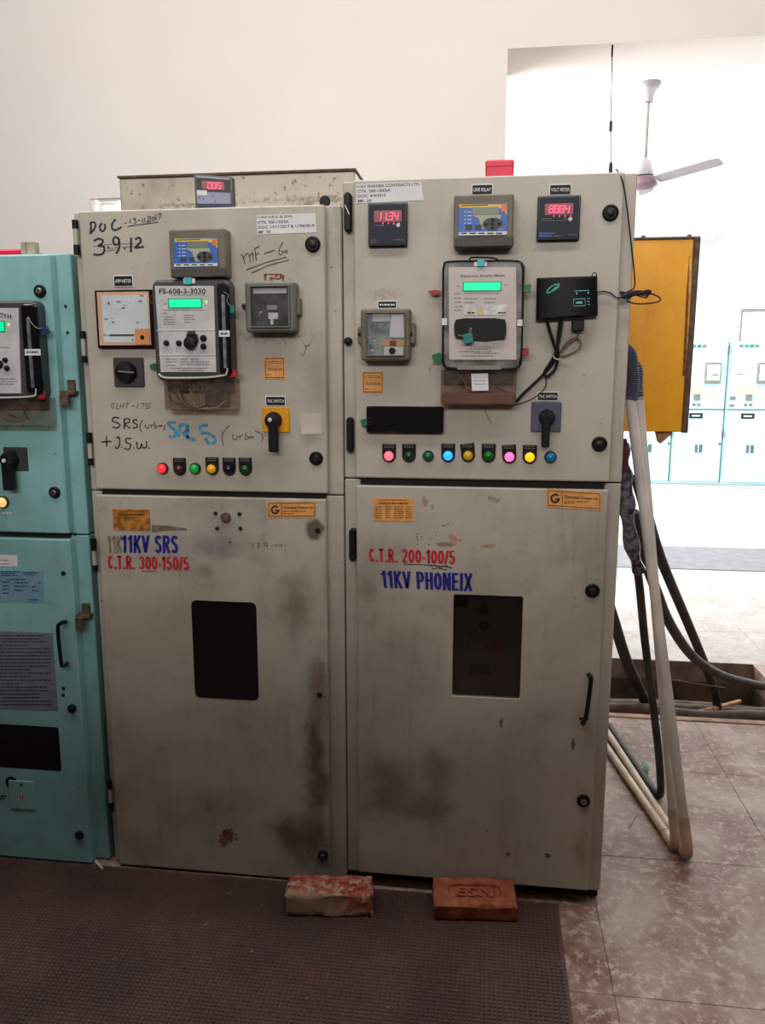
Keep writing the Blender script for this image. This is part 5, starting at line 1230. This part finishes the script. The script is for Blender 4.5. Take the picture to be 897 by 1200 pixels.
# bricks
def brick(name, c, L_, D_, H_, rot, m, label, frog, seed, tilt=0.0):
    r_ = random.Random(seed); n = 12
    def loop(z, hx, hy, rr):
        P = []
        for q_, (sx, sy) in enumerate(((1, 1), (-1, 1), (-1, -1), (1, -1))):
            for i in range(n):
                a_ = math.pi / 2 * (q_ + i / (n - 1)); P.append(Vector((sx * (hx - rr) + rr * math.cos(a_), sy * (hy - rr) + rr * math.sin(a_), z)))
        # subdivide the straight sides evenly
        out = []
        for i in range(len(P)):
            A, B = P[i], P[(i + 1) % len(P)]; k = max(1, int((A - B).length / .014))
            out += [A.lerp(B, j / k) for j in range(k)]
        return out
    base = loop(0, L_ / 2, D_ / 2, .006); N = len(base)
    def scaled(z, ix, iy): return [Vector((p.x * (1 - 2 * ix / L_), p.y * (1 - 2 * iy / D_), z)) for p in base]
    Ls = [scaled(0, .004, .004), scaled(.005, 0, 0)] + [scaled(H_ * k / 4, 0, 0) for k in (1, 2, 3)] + [scaled(H_ - .006, 0, 0), scaled(H_, .006, .006)]
    if frog:
        fr_ = []
        for p in base:   # rounded frog outline
            a_ = math.atan2(p.y / D_, p.x / L_); s_ = (abs(math.cos(a_)) ** 4 + abs(math.sin(a_)) ** 4) ** -.25
            fr_.append((math.cos(a_) * s_ * (L_ / 2 - .045), math.sin(a_) * s_ * (D_ / 2 - .03)))
        Ls += [[Vector((x, y, H_)) for x, y in fr_], [Vector((x * .95, y * .9, H_ - .008)) for x, y in fr_]]
    else:
        Ls += [scaled(H_, .02, .02), scaled(H_, .04, .04)]
    amp = .0022 if frog else .005
    for k, l in enumerate(Ls):
        for p in l:
            nv = noise.noise_vector(Vector((p.x * 28 + seed, p.y * 28, p.z * 28))); p += nv * amp
            if k == 0: p.z = max(p.z, 0); 
            p.z = max(p.z, 0)
    g = G().stack([[(v_.x, v_.y, v_.z) for v_ in l] for l in Ls])
    cr, sr = math.cos(rot), math.sin(rot)
    ct, st_ = math.cos(tilt), math.sin(tilt)
    def tf(p):      # tilted about its front lower edge, then turned
        y, z = p[1] + D_ / 2, p[2]; y, z = y * ct - z * st_ - D_ / 2, y * st_ + z * ct
        return Vector((c[0] + p[0] * cr - y * sr, c[1] + p[0] * sr + y * cr, c[2] + z))
    g.v = [tf(p) for p in g.v]
    o = g.build(name, m, label=label, category='brick', ang=45)
    if frog:
        v_, f_ = text_geo('ESN', .02, 1.1); xs = [p[0] for p in v_]; ys = [p[1] for p in v_]
        W_, Hh = max(xs) - min(xs), max(ys) - min(ys); gg = G()
        top = [Vector(((p[0] - min(xs)) / W_ * .11 - .055, (p[1] - min(ys)) / Hh * .036 - .018, H_ - .002)) for p in v_]
        gg.add([tf(p) for p in top], f_)
        lt_ = gg.build('lettering', m, o, smooth=False); md_ = lt_.modifiers.new('s', 'SOLIDIFY'); md_.thickness = .008
    return o
brick('brick', (-.452, -.112, .0058), .262, .098, .074, math.radians(7), M['paintbrick'], 'brick smeared with worn red paint and mortar, in front of the shorter beige cabinet', False, 3)
brick('brick', (-.008, -.064, .0058), .252, .116, .058, math.radians(5.5), M['brick'], 'clean orange brick with letters in its frog, in front of the taller beige cabinet', True, 9, math.radians(9))

# ------------------------------------------------------------------ the bright hall beyond
d_ = (ZC - CAM.z) / .3205; YF = d_ - 2.3
pt = at(761.5, 98, YF); pm = at(757, 213, YF)
cf = thing('ceiling_fan', 'pale grey ceiling fan hanging on a rod in the bright hall', 'fan', (pt.x, YF, pm.z))
fx = pt.x; hz = pm.z
G().lathe((fx, YF, ZC), [(.10, -.002), (.10, -.02), (.05, -.10), (.04, -.16)], 'z', 20).build('canopy', M['fan'], cf)
G().lathe((fx, YF, hz), [(.016, .05), (.016, ZC - hz - .15)], 'z', 10).build('rod', M['grey'], cf)
G().lathe((fx, YF, hz), [(.03, .20), (.06, .17), (.085, .07), (.085, .05)], 'z', 20).build('lower_canopy', M['fan'], cf)
G().lathe((fx, YF, hz), [(.06, .05), (.115, .03), (.12, -.03), (.08, -.06), (.02, -.07)], 'z', 24).build('motor', M['fandark'], cf)
for k, adeg in enumerate((-42, 78, 198)):
    a_ = math.radians(adeg); ux, uy = math.cos(a_), math.sin(a_); vx, vy = -uy, ux
    v = []
    for (s_, w0, tl) in ((.13, .045, .02), (.2, .06, .02), (.68, .068, .016), (.73, .045, .014)):
        for (o1, z1_) in ((-w0, tl), (w0, -tl)):
            for dz in (0, .004):
                v.append((fx + ux * s_ + vx * o1, YF + uy * s_ + vy * o1, hz + z1_ + dz + .07 * (s_ - .13)))
    f = []
    for i in range(3):
        a0, b0 = 4 * i, 4 * i + 4
        f += [(a0, a0 + 2, b0 + 2, b0), (a0 + 1, b0 + 1, b0 + 3, a0 + 3), (a0, b0, b0 + 1, a0 + 1), (a0 + 2, a0 + 3, b0 + 3, b0 + 2)]
    f += [(0, 1, 3, 2), (12, 14, 15, 13)]
    G().add(v, f).build('blade', M['fan'], cf)
G().tube([at(738, 164, YF + .8), at(765, 164, YF + .8), at(792, 163.5, YF + .8)], .006, 6, 2).build('second_fan_blade', M['fan'], label='thin grey blade seen edge on behind the fan rod', category='fan blade') if False else None

YFC = at(820, 567, 9.9).y
FW = .72; FX = at(857, 400, YFC).x; FTOP = at(838, 400, YFC).z; FSP = at(825, 480, YFC).z
def fr_box(g, x0, x1, z0, z1, d): g.rp(x0, x1, z0, z1, YFC - d, YFC, .004, .002)
def far_cabinet(x0, label):
    th = thing('far_cabinet', label, 'cabinet', (x0 + FW / 2, YFC + .6, 0.0), 'pale cabinets across the hall')
    x1 = x0 + FW
    G().box(x0, x1, YFC + .03, YFC + 1.2, 0.002, FTOP, .004).build('body', M['farcyan'], th)
    G().rp(x0 + .025, x1 - .03, FSP + .012, FTOP - .01, YFC, YFC + .03, .005, .004).build('upper_door', M['farcyan'], th)
    G().rp(x0 + .025, x1 - .03, .04, FSP - .012, YFC, YFC + .03, .005, .004).build('lower_door', M['farcyan'], th)
    g = G().box(x1 - .026, x1 - .002, YFC + .026, YFC + .03, .03, FTOP - .01); g.box(x0 + .02, x1, YFC + .026, YFC + .03, FSP - .01, FSP + .01); g.build('gap_strip', mat('dark teal gap', (90, 130, 130), .6), th)  # dark teal strips in the gaps round the doors
    dk_ = mat('far dark grey', (96, 104, 104), .5)
    k = lambda fx_: x0 + fx_ * FW
    def bb(name, fx0, fx1, z0, z1, m, d=.03, par=th): return G().rp(k(fx0), k(fx1), z0, z1, YFC - d, YFC, .004, .002).build(name, m, par)
    for i in range(7): bb('indicator_lamp', .17 + .1 * i, .235 + .1 * i, FTOP - .09, FTOP - .045, [dk_, M['seal_teal'], M['seal_green'], dk_, M['peach'], M['white'], M['pinkgrey']][i], .02)  # lamp colours muted to imitate the hall's overexposure
    m1_ = bb('energy_meter', .54, .84, FTOP - .6, FTOP - .3, M['grey'], .06); bb('faceplate', .57, .81, FTOP - .55, FTOP - .33, M['white'], .065, m1_); bb('display', .66, .78, FTOP - .49, FTOP - .46, dk_, .07, m1_)
    bb('terminal_cover', .57, .81, FTOP - .65, FTOP - .6, M['clear'], .05, m1_)
    m2_ = bb('ammeter', .1, .3, FTOP - .56, FTOP - .36, M['white'], .03); bb('pointer', .13, .26, FTOP - .47, FTOP - .455, dk_, .034, m2_)
    bb('side_frame', .28, .32, FTOP - .55, FTOP - .37, M['silver'], .02)
    bb('orange_strip', .2, .64, FTOP - .75, FTOP - .66, mat('pale orange label', (240, 190, 150), .5), .004)
    bb('white_box', .04, .17, FTOP - .77, FTOP - .65, M['white'], .03)
    s1 = bb('control_switch', .58, .74, FTOP - .84, FTOP - .71, M['pinkgrey'], .02); bb('switch_lever', .62, .68, FTOP - .84, FTOP - .76, M['peach'], .03, s1)
    for i in range(2): bb('push_button', .34 + .1 * i, .4 + .1 * i, FSP + .05, FSP + .09, dk_, .02)
    bb('selector_switch', .36, .48, FSP + .13, FSP + .22, dk_, .03); bb('selector_switch', .06, .16, FSP + .14, FSP + .19, dk_, .03)
    bb('push_button', .06, .15, FSP + .04, FSP + .08, dk_, .02)
    n_ = bb('nameplate', .3, .56, FSP - .13, FSP - .05, M['black'], .006); bb('nameplate_print', .35, .51, FSP - .1, FSP - .08, M['white'], .008, n_)
    w1 = bb('mimic_window', .45, .6, FSP - .63, FSP - .51, mat('dark teal window', (60, 96, 100), .3), .004); bb('window_bar', .51, .525, FSP - .63, FSP - .51, M['white'], .007, w1)
    bb('mimic_line', .515, .522, FSP - .51, FSP - .22, dk_, .003); bb('mimic_symbol', .48, .56, FSP - .42, FSP - .3, mat('pinkish mimic print', (222, 190, 194), .5), .004); bb('mimic_line', .5, .507, FSP - .72, FSP - .63, dk_, .003)  # mimic red paled to pink, imitating overexposure
    c0 = (k(.42), YFC, FSP - .76)
    g = G().lathe(c0, [(.035, 0), (.035, -.004), (.024, -.004), (.024, 0)], 'y', 16, False); g.build('mimic_ring', mat('pinkish mimic ring', (222, 190, 194), .5), th)  # ring colour paled by painted overexposure as well
    G().box(x1 - .028, x1 - .012, YFC - .02, YFC + .03, FTOP - .18, FTOP - .06, .004).build('hinge', M['darkgrey'], th); G().box(x1 - .028, x1 - .012, YFC - .02, YFC + .03, FSP - .4, FSP - .3, .004).build('hinge', M['darkgrey'], th)
    G().lathe((x1 - .05, YFC, FSP - .5), [(.018, 0), (.015, -.01)], 'y', 12).build('door_lock', M['darkgrey'], th)
    return th
far_cabinet(FX - FW * 2, 'pale cyan cabinet across the hall, leftmost, mostly hidden behind the orange panel')
far_cabinet(FX - FW, 'pale cyan cabinet across the hall, in the middle, just right of the orange panel')
far_cabinet(FX, 'pale cyan cabinet across the hall, cut by the right edge of the photo')
yb = YFC + .55
x0 = at(868, 380, yb).x; z1 = at(880, 362, yb).z
hb_ = G().box(x0, x0 + .62, yb, yb + .5, FTOP + .002, z1, .004).build('far_busbar_chamber', M['white'], label='white metal chamber with grey edges on top of the rightmost far cabinet', category='metal box')
G().box(x0 - .004, x0 + .624, yb - .012, yb, z1 - .045, z1 + .004).build('grey_edge', M['grey'], hb_); G().box(x0 - .004, x0 + .022, yb - .012, yb, FTOP + .004, z1 - .045).build('grey_edge', M['grey'], hb_)
